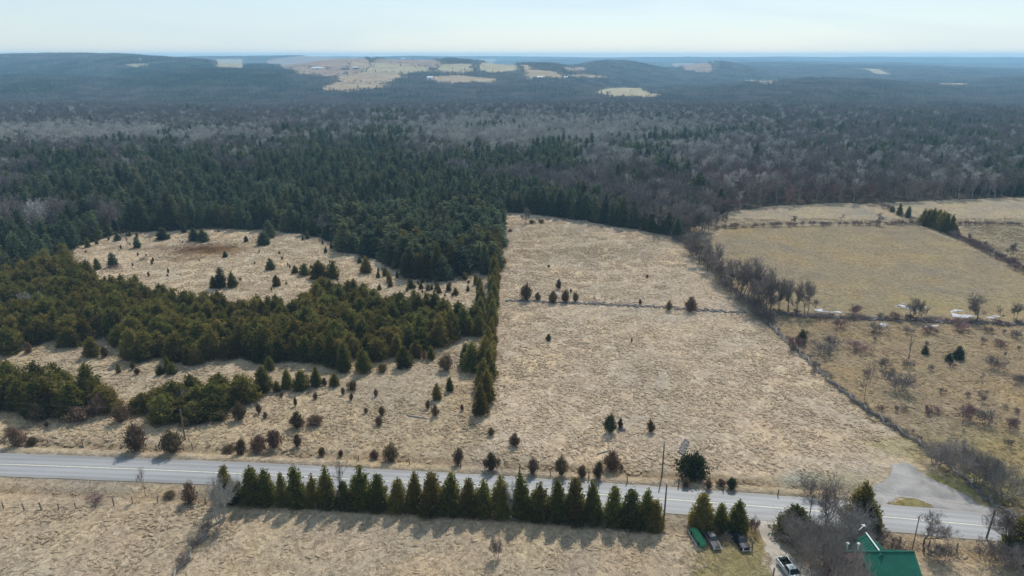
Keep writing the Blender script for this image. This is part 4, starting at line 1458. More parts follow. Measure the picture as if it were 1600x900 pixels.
# thickets of the scrub field and around the house
for a in [(1243, 546, 22, 26, 'purple thicket leaning on the rail fence, upper part', None, 2), (1286, 552, 20, 42, 'wide grey thicket near the upper rail fence', None, 0), (1300, 540, 16, 30, 'low thicket behind the wide grey one', None, 1), (1380, 577, 20, 24, 'round thicket left of the sapling trio', None, 3),
          (1405, 610, 30, 50, 'large grey thicket in the middle of the scrub field', None, 0), (1370, 520, 15, 28, 'dome shaped purple thicket below the snow', None, 0), (1563, 541, 11, 24, 'low dark red thicket at the right of the scrub field', None, 2), (1555, 577, 23, 32, 'grey thicket in the right of the scrub field', None, 1),
          (1512, 656, 26, 30, 'left half of the purple thicket low in the scrub field', None, 2), (1540, 664, 26, 34, 'right half of the purple thicket low in the scrub field', None, 0), (1453, 579, 10, 12, 'small dark thicket above the dry grass', None, 0), (1419, 574, 13, 22, 'thicket above the large grey one', None, 1), (1342, 547, 14, 40, 'flat purple thicket near the fence', None, 2),
          (1470, 614, 9, 12, 'tiny thicket right of the large grey one', None, 3), (1460, 646, 11, 24, 'low red thicket below the dry grass clump', None, 2), (1335, 493, 20, 22, 'red-brown thicket on the stone hedge', None, 2), (1310, 512, 16, 22, 'red thicket under the stone hedge, left', None, 2), (1450, 520, 13, 24, 'thicket under the left snow patch', None, 2), (1500, 515, 13, 30, 'red thicket under the right snow patch', None, 2),
          (1420, 521, 12, 20, 'grey thicket by the lower snow patch', None, 1), (1545, 520, 10, 16, 'small red thicket right below the snow', None, 2), (1585, 528, 12, 20, 'grey thicket near the right edge, upper scrub', None, 0), (1590, 600, 16, 20, 'grey thicket near the right edge, middle scrub', None, 1), (1580, 670, 18, 24, 'purple thicket near the right edge, lower scrub', None, 2), (1270, 585, 10, 12, 'small bush at the rail fence, middle part', None, 0), (1238, 552, 14, 12, 'dark bush on the rail fence', None, 0),
          (1462, 728, 46, 52, 'upright grey thicket at the corner of the gravel lot', THB, 1), (1496, 744, 62, 60, 'tall fan of bare willow beside the gravel lot', THB, 2), (1530, 757, 66, 62, 'second fan of bare willow beside the gravel lot', THB, 1), (1566, 778, 58, 84, 'sprawling bare willow with low arching limbs', THB, 2),
          (1262, 872, 76, 98, 'big grey bush of bare twigs beside the driveway', THB, 0), (1300, 880, 70, 70, 'second grey bush of bare twigs behind the pickup', THB, 0), (1246, 852, 50, 40, 'left shoulder of the bare bushes beside the driveway', THB, 1), (1328, 838, 52, 60, 'bare bush below the tall bushy cedar', THB, 0), (1372, 852, 28, 30, 'dark bush behind the green roof at its right', None, 0), (1397, 868, 30, 40, 'bare brush right behind the house', None, 3), (1470, 880, 34, 44, 'bare brush right of the apple-like tree', None, 3), (1545, 880, 40, 52, 'bare brush at the right edge below the pole', None, 3), (1590, 895, 50, 60, 'bare brush in the bottom right corner', THB, 1),
          (1280, 914, 112, 84, 'tall grey bare bush in front of the brick wall, left', THB, 0), (1322, 938, 96, 62, 'bare branches rising in front of the brick wall', THB, 2),
          (776, 872, 34, 24, 'dark twiggy bush alone in the near field', None, 0), (1136, 848, 16, 14, 'dark twiggy heap between the parked cars', None, 0), (1176, 834, 30, 18, 'reddish brush between the black car and the driveway', None, 2),
          (1262, 772, 26, 36, 'bare brush on the far verge left of the tall cedar', None, 1),
          (322, 832, 24, 30, 'dark brush along the near rail fence, upper', None, 0), (306, 855, 20, 26, 'dark brush along the near rail fence, middle', None, 1), (288, 882, 18, 26, 'dark brush along the near rail fence, lower', None, 0), (150, 785, 10, 30, 'flattened brown brush behind the near fence', None, 2),
          (180, 418, 6, 26, 'purple brush patch under a conifer in the clearing', None, 2), (225, 406, 5, 18, 'low brush patch in the middle left of the clearing', None, 3)]:
    px_thicket(*a)
for i in range(46):    # saplings sprinkled over the scrub field
    x, y = random.uniform(1215, 1600), random.uniform(510, 700)
    p = at(x, y)
    if not inpoly(np.array([p[0]]), np.array([p[1] - 3]), SCRUB[:, :2])[0]:
        continue
    thicket(p, random.uniform(.9, 2.4), random.uniform(.7, 2.2), 'small twiggy sapling scattered over the scrub field', TH, None, 'saplings on the scrub field')
r2 = random.Random(8)
for i in range(60):    # seedlings in the clearing and on the bank
    x, y = (r2.uniform(420, 750), r2.uniform(405, 470)) if i % 2 else (r2.uniform(130, 500), r2.uniform(372, 440))
    p = at(x, y)
    if not inpoly(np.array([p[0]]), np.array([p[1]]), CLEARING[:, :2])[0]:
        continue
    o = link('juniper_shrub', JUN[i % 5], None, p, r2.uniform(0, 6), (r2.uniform(.25, .5),) * 2 + (r2.uniform(.25, .75),))
    tag(o, 'tiny brown seedling bush scattered over the clearing', 'shrub', 'seedlings in the clearing')

# ------------------------------------------------------------------ forest: scattered as masses
TAB_Y = np.array([130, 150, 175, 195, 208, 222, 240, 260, 280, 300, 320, 345, 380, 460])
TAB_X = np.array([-100, 0, 200, 400, 600, 800, 1000, 1200, 1400, 1600, 1700])
TAB = np.array([
    [.05, .05, .3, .3, .05, .03, .05, .05, .05, .08, .08], [.03] * 11, [.05, .05, .05, .08, .10, .06, .10, .10, .12, .12, .12],
    [.10, .10, .08, .30, .35, .12, .20, .30, .35, .30, .30], [.10, .08, .08, .40, .45, .15, .22, .40, .45, .40, .40], [.2, .2, .2, .55, .6, .25, .35, .5, .5, .45, .45], [.55, .55, .6, .7, .8, .55, .5, .5, .6, .6, .6],
    [.7, .7, .78, .75, .85, .85, .55, .40, .6, .5, .5], [.65, .65, .75, .85, .9, .85, .45, .12, .3, .3, .3], [.6, .6, .8, .9, .92, .8, .35, .04, .05, .1, .1],
    [.65, .65, .85, .95, .95, .8, .5, .03, .03, .03, .03], [.7, .7, .85, .95, .92, .85, .6, .03, .03, .03, .03], [.75, .75, .8, .9, .9, .9, .6, .03, .03, .03, .03], [.8, .8, .8, .9, .9, .9, .6, .03, .03, .03, .03]])


def bilerp(px, py, T):
    px = np.clip(px, TAB_X[0], TAB_X[-1] - .01)
    py = np.clip(py, TAB_Y[0], TAB_Y[-1] - .01)
    i = np.searchsorted(TAB_Y, py, 'right') - 1
    j = np.searchsorted(TAB_X, px, 'right') - 1
    fy = (py - TAB_Y[i]) / (TAB_Y[i + 1] - TAB_Y[i])
    fx = (px - TAB_X[j]) / (TAB_X[j + 1] - TAB_X[j])
    return (T[i, j] * (1 - fx) + T[i, j + 1] * fx) * (1 - fy) + (T[i + 1, j] * (1 - fx) + T[i + 1, j + 1] * fx) * fy


def pale_amount(px, py):
    k = 1.2 * np.exp(-(((px - 860) / 270) ** 2 + ((py - 222) / 28) ** 2)) + np.exp(-(((px - 130) / 240) ** 2 + ((py - 226) / 16) ** 2)) * 1.2
    k = k + .25 * np.exp(-(((px - 1480) / 160) ** 2 + ((py - 270) / 30) ** 2)) + .3 * np.exp(-(((px - 1050) / 200) ** 2 + ((py - 262) / 18) ** 2))
    return k


def red_amount(px, py):
    return np.exp(-(((px - 1140) / 160) ** 2 + ((py - 298) / 30) ** 2))


s = 5.0
xs_, ys_ = [], []
Yg = 180.0
while Yg < 1180:
    sp = s * (1 + .35 * smooth(450, 1150, Yg))
    w = .80 * Yg + 15
    x = np.arange(-w, w, sp)
    xs_.append(x + rng.uniform(-.45, .45, len(x)) * sp)
    ys_.append(Yg + rng.uniform(-.45, .45, len(x)) * sp)
    Yg += float(sp)
X, Y = np.concatenate(xs_), np.concatenate(ys_)
k = inpoly(X + 2 * (vnoise(X, Y, 9, 31) - .5), Y + 2, FOREST) & ~inpoly(X, Y, EDGE_2) & ~inpoly(X, Y, STAND_1)
for fpoly in FIELDS_OPEN:
    k &= ~inpoly(X, Y, fpoly[:, :2])
X, Y = X[k], Y[k]
Z = hz(X, Y)
px, py = project(np.stack([X, Y, Z], 1))
pc = bilerp(px, py, TAB) * np.where(px > 950, 1.08, np.where((px < 330) & (py > 245), 1.04, 1.0))
nz = .5 + 1.25 * (.65 * vnoise(X, Y, 36, 41) + .35 * vnoise(X, Y, 11, 42) - .5)
con = nz * 1.0 + rng.uniform(-.10, .10, len(X)) < .28 + (pc - .3) * .62 + (pc > .8) * .25
con &= ~((pc < .08) & (rng.random(len(X)) > .04))
# conifers
spr_protos = [proto('spruce_mass_tree', c[0]) for c in SPR] + [proto('cedar_wood_tree', conifer_mesh('cedar_far', 330 + i, 11, 2.6, 'cedar', 110, 9, .8, M['spruce'])) for i in range(3)]
P = np.stack([X, Y, Z], 1)[con]
n = len(P)
var = rng.integers(0, len(spr_protos), n)
hs_ = rng.uniform(.5, 1.2, n) * (.8 + .4 * vnoise(P[:, 0], P[:, 1], 40, 77))
wd = hs_ ** .7 * rng.uniform(.85, 1.45, n)
scatter('conifer_forest', P, rng.uniform(0, 6.28, n), np.stack([wd, wd, hs_], 1), var, spr_protos, 'mixed dark conifer forest stretching behind the clearing and the fields', 'forest')
# bare hardwoods
def wood_tree(seed, h, w, mat, twn=520, tww=.17):
    (tv, tf), crown = bare_parts(seed, h, w, levels=3, spread=.5, fork=.42, kids=(3, 3), up=.35, twmax=twn, tww=tww, rad=.2, twlen=1.5)
    crown.append((tv, tf, np.full(len(tf), .55)))
    V, F, t = join(crown)
    return mesh_np('hardwood', V, F, [mat], fattr={'tint': t})
M['wood_twig'] = leaf_mat('hardwood_twigs', (0.135, 0.112, 0.102), (0.26, 0.225, 0.205), (0.20, 0.178, 0.165), 0, 0.35)
hw_protos = [proto('hardwood_mass_tree', wood_tree(700 + i, 14, 8.5, M['wood_twig'])) for i in range(4)] + \
            [proto('poplar_mass_tree', wood_tree(710 + i, 14, 6.0, M['twig_pale'])) for i in range(3)] + \
            [proto('red_mass_tree', wood_tree(720 + i, 11, 7.5, M['twig_red'])) for i in range(2)]
P = np.stack([X, Y, Z], 1)[~con]
pxb, pyb = px[~con], py[~con]
n = len(P)
u = rng.random(n)
pa = pale_amount(pxb, pyb) * (.6 + 1.2 * vnoise(P[:, 0], P[:, 1], 22, 51)) + .06
ra = red_amount(pxb, pyb)
var = np.where(u < pa, 4 + rng.integers(0, 3, n), np.where(u < pa + ra * .8, 7 + rng.integers(0, 2, n), rng.integers(0, 4, n)))
hs_ = rng.uniform(.7, 1.25, n)
scatter('hardwood_forest', P, rng.uniform(0, 6.28, n), hs_, var, hw_protos, 'leafless grey and purple-brown hardwood forest around the fields', 'forest')

# the wooded hills beyond: patches of trees, tens of metres across
def far_conifer(r, h, rad):
    n = 22
    t = 1 - np.sqrt(r.uniform(0, 1, n))
    a = r.uniform(0, 6.28, n)
    q = (1 - t) * rad * r.uniform(.4, 1.0, n)
    C = np.stack([q * np.cos(a), q * np.sin(a), h * (.08 + .85 * t)], 1)
    D = np.stack([np.cos(a), np.sin(a), np.full(n, .5)], 1) + r.normal(size=(n, 3)) * .4
    v, f = leaf_tris(C, D, np.full(n, 1.9) * (1.15 - t), np.full(n, 1.5), r)
    cv = np.array([[rad * .7 * math.cos(x), rad * .7 * math.sin(x), .3] for x in np.linspace(0, 2 * math.pi, 5, endpoint=False)] + [[0, 0, h]])
    cf = np.array([[i, (i + 1) % 5, 5] for i in range(5)])
    return [(v, f, r.uniform(0, 1, n)), (cv, cf, np.full(5, r.uniform(0, .8)))]


def far_hardwood(r, h, rad):
    n = 44
    d = rand_dirs(r, n)
    d[:, 2] = np.abs(d[:, 2]) * 1.2 - .25
    C = np.array([0, 0, h * .55]) + d * np.array([rad, rad, h * .36]) * r.uniform(.3, 1.0, (n, 1))
    D = d * .7 + np.array([0, 0, .6]) + r.normal(size=(n, 3)) * .3
    v, f = leaf_tris(C, D, r.uniform(1.2, 2.4, n), r.uniform(.35, .7, n), r)
    tv = np.array([[-.22, 0, -1], [.22, 0, -1], [0, 0, h * .8], [0, -.22, -1], [0, .22, -1], [0, 0, h * .8]])
    return [(v, f, r.uniform(0, 1, n)), (tv, np.array([[0, 1, 2], [3, 4, 5]]), np.full(2, .3))]


def patch(seed, size, s, pcon, mats, pale=False):
    r = np.random.default_rng(seed)
    cp, hp = [], []
    k = int(size / s)
    for i in range(k):
        for j in range(k):
            x = (i + .5 + r.uniform(-.45, .45)) * s - size / 2
            y = (j + .5 + r.uniform(-.45, .45)) * s - size / 2
            c = r.random() < pcon
            h = r.uniform(9, 16)
            tn = r.uniform(-.25, .25)
            for (v, f, t) in (far_conifer(r, h, r.uniform(2, 3)) if c else far_hardwood(r, h * .95, r.uniform(3, 4.6))):
                (cp if c else hp).append((v + np.array([x, y, 0]), f, np.clip(t + tn, 0, 1)))
    allp = cp + hp
    V, F, t = join(allp)
    mi = np.concatenate([np.full(len(f), 0 if i < len(cp) else 1) for i, (v, f, tt) in enumerate(allp)])
    return proto('wood_patch', mesh_np('wood_patch', V, F, mats, midx=mi, fattr={'tint': t}))


fm = [M['spruce'], M['wood_twig']]
patches = [patch(800, 46, 6.2, .03, fm), patch(801, 46, 6.2, .03, fm), patch(802, 46, 6.2, .15, fm), patch(803, 46, 6.2, .45, fm), patch(804, 46, 5.6, .85, fm), patch(805, 46, 5.6, .95, fm), patch(806, 46, 6.0, .06, [M['spruce'], M['twig_pale']]),
           patch(807, 120, 9.0, .10, fm), patch(808, 120, 9.0, .7, fm)]
pp, pr, ps, pv = [], [], [], []


def add_patches(y0, y1, step, far):
    Yg = y0
    while Yg < y1:
        w = .79 * Yg + 40
        x = np.arange(-w, w, step)
        X = x + rng.uniform(-.3, .3, len(x)) * step
        Y = Yg + rng.uniform(-.3, .3, len(x)) * step
        ok = np.ones(len(X), bool)
        rad = step * .55
        for q in FAR_FIELDS:
            if q[:, 1].min() - 80 < Yg < q[:, 1].max() + 80:
                for (dx, dy) in ((0, 0), (rad, 0), (-rad, 0), (0, rad), (0, -rad)):
                    ok &= ~inpoly(X + dx, Y + dy, q)
        X, Y = X[ok], Y[ok]
        Z = hz(X, Y)
        gx = (hz(X + 10, Y) - hz(X - 10, Y)) / 20
        gy = (hz(X, Y + 10) - hz(X, Y - 10)) / 20
        th = rng.integers(0, 4, len(X)) * (math.pi / 2) + rng.uniform(-.2, .2, len(X))
        lx = gx * np.cos(th) + gy * np.sin(th)
        ly = -gx * np.sin(th) + gy * np.cos(th)
        px, py = project(np.stack([X, Y, Z], 1))
        pc = bilerp(px, py, TAB)
        # dark conifer slope on the left, small conifer knots elsewhere
        pc = np.where((px > 185) & (px < 455) & (py > 103) & (py < 141), .85, pc)
        pc = np.where((px < 120) & (py > 95) & (py < 150), .6, pc)
        nz = vnoise(X, Y, 130, 61) * .6 + vnoise(X, Y, 45, 62) * .4
        pc = np.clip(pc * 1.0 + (nz - .5) * 1.2, 0, 1)
        pale = pale_amount(px, py) * vnoise(X, Y, 60, 63) * 2.2 > .45
        if far:
            v = np.where(pc > .45, 8, 7)
        else:
            v = np.where(pc < .1, rng.integers(0, 2, len(X)), np.where(pc < .28, 2, np.where(pc < .55, 3, np.where(pc < .8, 4, 5))))
            v = np.where(pale & (pc < .5), 6, v)
        for i in range(len(X)):
            pp.append((X[i], Y[i], Z[i] - .4))
            pr.append((math.atan(ly[i]), -math.atan(lx[i]), th[i]))
            q = (step / 46 if not far else step / 120) * 1.06
            ps.append((q, q, rng.uniform(.85, 1.15)))
            pv.append(int(v[i]))
        Yg += step * .95


add_patches(1160, 3000, 44, False)
add_patches(3000, 5200, 60, False)
add_patches(5200, 11300, 170, True)
scatter('wooded_hills', pp, np.array(pr), np.array(ps), pv, patches, 'distant wooded hills, grey leafless woods with dark conifer patches', 'forest')

def single_far(seed, con):
    r = np.random.default_rng(seed)
    V, F, t = join(far_conifer(r, 13, 2.6) if con else far_hardwood(r, 12, 4.2))
    return proto('edge_tree', mesh_np('edge_tree', V, F, [M['spruce'] if con else M['wood_twig']], fattr={'tint': t}))


ep = []
for q in FAR_FIELDS:
    c = np.concatenate([q, q[:1]])
    for a, b in zip(c[:-1], c[1:]):
        ln = np.linalg.norm(b - a)
        for k in range(int(ln / 9)):
            if rng.random() < .62:
                ep.append(a + (b - a) * rng.random() + rng.normal(size=2) * 5)
    for k in range(3):
        ep.append(q.mean(0) + (q[rng.integers(0, len(q))] - q.mean(0)) * rng.random())
ep = np.array(ep)
scatter('field_edge_trees', np.stack([ep[:, 0], ep[:, 1], hz(ep[:, 0], ep[:, 1])], 1), rng.uniform(0, 6.28, len(ep)), rng.uniform(.5, 1.15, len(ep)), rng.choice(4, len(ep), p=[.35, .3, .2, .15]),
        [single_far(850, False), single_far(851, False), single_far(852, False), single_far(853, True)], 'scattered trees lining the fields on the far farm hill', 'trees')
rc = random.Random(21)
rim = gpoly([(122, 388), (180, 369), (240, 364), (330, 361), (420, 363), (470, 370), (505, 377), (540, 397), (580, 410), (640, 434), (675, 445), (712, 443)])
for k in range(28):
    q = rc.random() * (len(rim) - 1.001)
    i = int(q)
    p = rim[i] + (rim[i + 1] - rim[i]) * (q - i) + np.array([rc.gauss(0, 1.5), -abs(rc.gauss(0, 5.5)), 0])
    p[2] = hz(p[0], p[1])
    h = rc.uniform(1.2, 4.6)
    cedar_thing('spruce_tree', p, h, h * rc.uniform(.38, .6), 'young conifer straggling out from the ragged wood edge into the clearing', 'tree', 'young conifers on the clearing rim', SPR if k % 2 else CED)

# ------------------------------------------------------------------ dry grass tufts over the open ground
m, nt, out = new_mat('grass_tufts')
N, L = nt.nodes.new, nt.links.new
a1 = N('ShaderNodeAttribute')
a1.attribute_type = 'INSTANCER'
a1.attribute_name = 'cover'
a2 = N('ShaderNodeAttribute')
a2.attribute_name = 'tint'
hs = N('ShaderNodeHueSaturation')
L(a1.outputs['Color'], hs.inputs['Color'])
r_ = N('ShaderNodeMapRange')
r_.inputs['To Min'].default_value = 0.92
r_.inputs['To Max'].default_value = 1.35
L(a2.outputs['Fac'], r_.inputs[0])
L(r_.outputs[0], hs.inputs['Value'])
d = N('ShaderNodeBsdfDiffuse')
t_ = N('ShaderNodeBsdfTranslucent')
ms = N('ShaderNodeMixShader')
ms.inputs[0].default_value = .3
L(hs.outputs[0], d.inputs[0])
L(hs.outputs[0], t_.inputs[0])
L(d.outputs[0], ms.inputs[1])
L(t_.outputs[0], ms.inputs[2])
L(ms.outputs[0], out.inputs[0])
M['tuft'] = m


def grass_patch(seed, size, nclump, hgt, nmound):
    r = np.random.default_rng(seed)
    C, D, ln, wd, tn = [], [], [], [], []
    for i in range(nclump):
        c = r.uniform(-size / 2, size / 2, 2)
        rad = r.uniform(.25, .6)
        k = r.integers(12, 22)
        lean = r.normal(size=2) * .5
        tnt = r.uniform(0, 1)
        a = r.uniform(0, 6.28, k)
        q = rad * np.sqrt(r.uniform(0, 1, k)) * .5
        C.append(np.stack([c[0] + q * np.cos(a), c[1] + q * np.sin(a), np.full(k, -.03)], 1))
        D.append(np.stack([np.cos(a) * .7 + lean[0], np.sin(a) * .7 + lean[1], r.uniform(.35, 1.0, k)], 1))
        ln.append(r.uniform(.6, 1.2, k) * hgt)
        wd.append(r.uniform(.05, .13, k))
        tn.append(np.clip(tnt * .6 + r.uniform(0, .4, k), 0, 1))
    C, D = np.concatenate(C), np.concatenate(D)
    v, f = leaf_tris(C, D, np.concatenate(ln), np.concatenate(wd), r)
    parts = [(v, f, np.concatenate(tn))]
    for i in range(nmound):        # matted tussocks: low uneven domes of flattened grass
        c = r.uniform(-size / 2, size / 2, 2)
        a0 = r.normal() * .5
        rx, ry, hh = r.uniform(.3, .8), r.uniform(.2, .42), r.uniform(.5, 1.0) * hgt * .85
        off = r.normal(size=2) * .12
        V = []
        for k, (q, z) in enumerate(((1.0, -.05), (.82, .55), (.45, .92))):
            for j in range(8):
                a = 2 * math.pi * (j + .5 * k) / 8
                w = q * r.uniform(.78, 1.2)
                x, y = rx * w * math.cos(a) + off[0] * z, ry * w * math.sin(a) + off[1] * z
                V.append((c[0] + x * math.cos(a0) - y * math.sin(a0), c[1] + x * math.sin(a0) + y * math.cos(a0), hh * z * r.uniform(.75, 1.15)))
        V.append((c[0] + off[0], c[1] + off[1], hh))
        Q = [[k * 8 + j, k * 8 + (j + 1) % 8, (k + 1) * 8 + (j + 1) % 8, (k + 1) * 8 + j] for k in range(2) for j in range(8)]
        T = [[16 + j, 16 + (j + 1) % 8, 24] for j in range(8)]
        t0 = r.uniform(.1, .55)
        parts += [(np.array(V), np.array(Q), np.clip(t0 + r.uniform(-.15, .15, len(Q)), 0, 1)), (np.array(V), np.array(T), np.full(len(T), t0))]
    V, F, t = join(parts)
    return proto('grass_patch', mesh_np('grass_patch', V, F, [M['tuft']], fattr={'tint': t}))


gp = [grass_patch(900 + i, 5.0, 30, .5, 20) for i in range(5)] + [grass_patch(910 + i, 5.0, 24, .32, 7) for i in range(3)]
st = 4.6
gx_, gy_ = [], []
Yg = 78.0
while Yg < 350:
    w = .80 * Yg + 10
    x = np.arange(-w, w, st)
    gx_.append(x + rng.uniform(-.4, .4, len(x)) * st)
    gy_.append(Yg + rng.uniform(-.4, .4, len(x)) * st)
    Yg += st
X, Y = np.concatenate(gx_), np.concatenate(gy_)
ok = ~inpoly(X, Y, FOREST) & ~inpoly(X, Y, STAND_1) & ~inpoly(X, Y, EDGE_2) & (np.abs(Y - road_y(X)) > 8.0) & ~inpoly(X, Y, FIELD_C[:, :2])
for q in (LOT, DRIVE):
    ok &= (~inpoly(X, Y, q[:, :2])) & (polydist(X, Y, np.concatenate([q, q[:1]])) > 3.0)
ok &= ~inpoly(X, Y, LAWN[:, :2])
X, Y = X[ok], Y[ok]
Z = hz(X, Y)
gc = ground_colour(X, Y)
flat = vnoise(X, Y, 18, 91) * .6 + vnoise(X, Y, 7, 92) * .4
var = np.where((flat > .6) | ((Y < road_y(X) - 5) & (flat > .3)) | inpoly(X, Y, SCRUB[:, :2]), 5 + rng.integers(0, 3, len(X)), rng.integers(0, 5, len(X)))
go_ = scatter('dry_grass', np.stack([X, Y, Z], 1), rng.uniform(0, 6.28, len(X)), np.stack([np.ones(len(X)), np.ones(len(X)), rng.uniform(.5, 1.0, len(X))], 1), var, gp, 'dry tan grass tufts covering the open fields', 'grass')
a = go_.data.attributes.new('cover', 'FLOAT_COLOR', 'POINT')
a.data.foreach_set('color', np.concatenate([gc, np.ones((len(gc), 1))], 1).astype(np.float32).ravel())

# ------------------------------------------------------------------ stone rows, snow, rail fences
def stones(name, line_px, n, spread, size, seed, label, kind='stuff'):
    r = np.random.default_rng(seed)
    lp = gpoly(line_px)
    seg = np.linalg.norm(np.diff(lp[:, :2], axis=0), axis=1)
    cum = np.concatenate([[0], np.cumsum(seg)])
    s = r.uniform(0, cum[-1], n)
    X = np.interp(s, cum, lp[:, 0]) + r.normal(size=n) * spread * .4
    Y = np.interp(s, cum, lp[:, 1]) + r.normal(size=n) * spread
    Z = hz(X, Y)
    g = (1 + 5 ** .5) / 2
    iv = np.array([(-1, g, 0), (1, g, 0), (-1, -g, 0), (1, -g, 0), (0, -1, g), (0, 1, g), (0, -1, -g), (0, 1, -g), (g, 0, -1), (g, 0, 1), (-g, 0, -1), (-g, 0, 1)]) / 1.9
    fc = np.array([(0, 11, 5), (0, 5, 1), (0, 1, 7), (0, 7, 10), (0, 10, 11), (1, 5, 9), (5, 11, 4), (11, 10, 2), (10, 7, 6), (7, 1, 8), (3, 9, 4), (3, 4, 2), (3, 2, 6), (3, 6, 8), (3, 8, 9), (4, 9, 5), (2, 4, 11), (6, 2, 10), (8, 6, 7), (9, 8, 1)])
    sz = r.uniform(.5, 1.3, (n, 1, 1)) * size * r.uniform(.6, 1.2, (n, 1, 3)) * np.array([1.2, 1, .75])
    V = iv[None] * sz * r.uniform(.8, 1.2, (n, 12, 1)) + np.stack([X, Y, Z + r.uniform(0, 1, n) * size * .7], 1)[:, None]
    F = (fc[None] + (np.arange(n) * 12)[:, None, None]).reshape(-1, 3)
    o = link(name, mesh_np(name, V.reshape(-1, 3), F, [M['stone']]))
    tag(o, label, 'stone row', None, kind)
    return o


stones('stone_row', [(790, 470), (850, 472), (930, 475), (1010, 479), (1080, 484), (1130, 487), (1165, 489)], 520, .6, .42, 1, 'low row of dark field stones crossing the big field')
stones('stone_row', [(1180, 489), (1260, 494), (1340, 498), (1420, 501), (1500, 504), (1610, 507)], 620, .7, .48, 2, 'row of dark stones behind the scrub field')
stones('stone_row', [(1190, 500), (1240, 545), (1300, 600), (1350, 640), (1400, 672), (1450, 702)], 170, .6, .3, 3, 'stones lying under the long rail fence')
stones('stone_row', [(1450, 706), (1500, 742), (1550, 788), (1600, 822)], 120, .8, .34, 4, 'stones tumbled along the bank beside the gravel lot')
stones('stone_row', [(757, 520), (759, 490), (760, 465), (761, 445)], 330, 1.0, .42, 5, 'grey stones along the narrow lane between the cedar lines')
stones('stone_heap', [(1064, 710), (1069, 698), (1073, 690)], 170, .5, .34, 6, 'heap of pale field stones above the wide green juniper')
stones('stone_heap', [(969, 672), (976, 671)], 26, .4, .34, 7, 'few stones beside the pair of junipers in the field')

for lb, pts in [('white snow patch on the near side of the right field, left', [(1398, 478), (1412, 473), (1436, 476), (1456, 482), (1454, 487), (1432, 487), (1420, 483), (1404, 484)]), ('long white snow patch around the round bare tree', [(1484, 488), (1492, 483), (1505, 486), (1530, 491), (1560, 494), (1577, 497), (1560, 498.5), (1530, 497), (1505, 497), (1488, 495)]),
                ('thin broken snow patch beside the hedge end', [(1270, 484), (1288, 482), (1308, 486), (1318, 489), (1296, 489), (1278, 487)]), ('small snow patch among the thickets', [(1374, 506), (1386, 504), (1393, 509), (1386, 514), (1378, 511)]), ('sliver of snow below the stone hedge', [(1440, 508), (1466, 508), (1466, 511), (1445, 512)])]:
    P = gpoly(pts)
    o = link('snow_patch', drape('snow_patch', P, M['snow'], .3, .10, 17 + len(pts), .44))
    tag(o, lb, 'snow')


def rail_mesh(seed):
    r = random.Random(seed)
    mb = MB()
    L_ = 3.5
    mb.tube([(-L_ / 2, 0, 0), (-L_ / 6, r.uniform(-.04, .04), r.uniform(-.03, .03)), (L_ / 6, r.uniform(-.05, .05), r.uniform(-.03, .03)), (L_ / 2, 0, 0)], [.085, .095, .08, .06], 5)
    return mb.mesh('rail', M['rail'])


RAILS = [rail_mesh(i) for i in range(5)]


def rail_fence(line_px, label, levels, amp=.55, seed=1, step=2.7):
    r = random.Random(seed)
    lp = gpoly(line_px)
    cum = np.concatenate([[0], np.cumsum(np.linalg.norm(np.diff(lp[:, :2], axis=0), axis=1))])
    root = bpy.data.objects.new('rail_fence', None)
    COL.objects.link(root)
    root.location = lp[0]
    tag(root, label, 'fence')
    s = 0
    side = 1
    prev = None
    while s < cum[-1]:
        x, y = np.interp(s, cum, lp[:, 0]), np.interp(s, cum, lp[:, 1])
        x2, y2 = np.interp(min(s + .5, cum[-1]), cum, lp[:, 0]), np.interp(min(s + .5, cum[-1]), cum, lp[:, 1])
        d = np.array([x2 - x, y2 - y])
        d = d / max(np.linalg.norm(d), 1e-6)
        q = np.array([x - d[1] * amp * side, y + d[0] * amp * side])
        side = -side
        if prev is not None:
            nl = max(2, levels + r.choice([-1, 0, 0, 1]))
            for k in range(nl):
                a = np.array([*prev, hz(*prev) + .12 + k * .2 + (.08 if side > 0 else 0)])
                b = np.array([*q, hz(*q) + .12 + k * .2 + (.08 if side > 0 else 0)])
                if r.random() < .3:       # slipped end
                    if r.random() < .5:
                        a[2] = hz(*prev) + .08
                    else:
                        b[2] = hz(*q) + .08
                    a[:2] += (r.uniform(-.6, .6), r.uniform(-.6, .6))
                v = Vector(b - a)
                o = link('rail', RAILS[r.randrange(5)], root)
                o.location = Vector((a + b) / 2) - root.location
                o.rotation_euler = v.to_track_quat('X', 'Z').to_euler()
                o.scale = (v.length / 3.5 * r.uniform(1.02, 1.15), 1, 1)
        prev = q
        s += step
    return root


rail_fence([(1190, 497), (1240, 545), (1300, 600), (1350, 640), (1400, 672), (1450, 702), (1475, 722)], 'long grey zigzag rail fence along the right side of the big field', 4, seed=2)
rail_fence([(1480, 728), (1500, 742), (1525, 765), (1550, 787), (1575, 804), (1610, 828)], 'collapsed grey rail fence on the bank beside the gravel lot', 2, .7, 4)
rail_fence([(344, 812), (325, 832), (306, 856), (288, 882), (268, 910), (250, 935)], 'grey rail fence running out of the near field from the bare tree', 4, .5, 6)


def plank(px0, px1, label, h=.12, cat='log'):
    a, b = at(*px0), at(*px1)
    v = Vector(b - a)
    mb = MB()
    mb.tube([(-v.length / 2, 0, 0), (0, .04, .02), (v.length / 2, 0, 0)], [.16, .17, .12], 6)
    mb.tube([(0, 0, 0), (.4, .3, .25)], [.06, .03], 5)
    o = mb.obj('fallen_log', M['rail'])
    o.location = [(a[i] + b[i]) / 2 for i in range(2)] + [(a[2] + b[2]) / 2 + h]
    o.rotation_euler = v.to_track_quat('X', 'Z').to_euler()
    tag(o, label, cat)


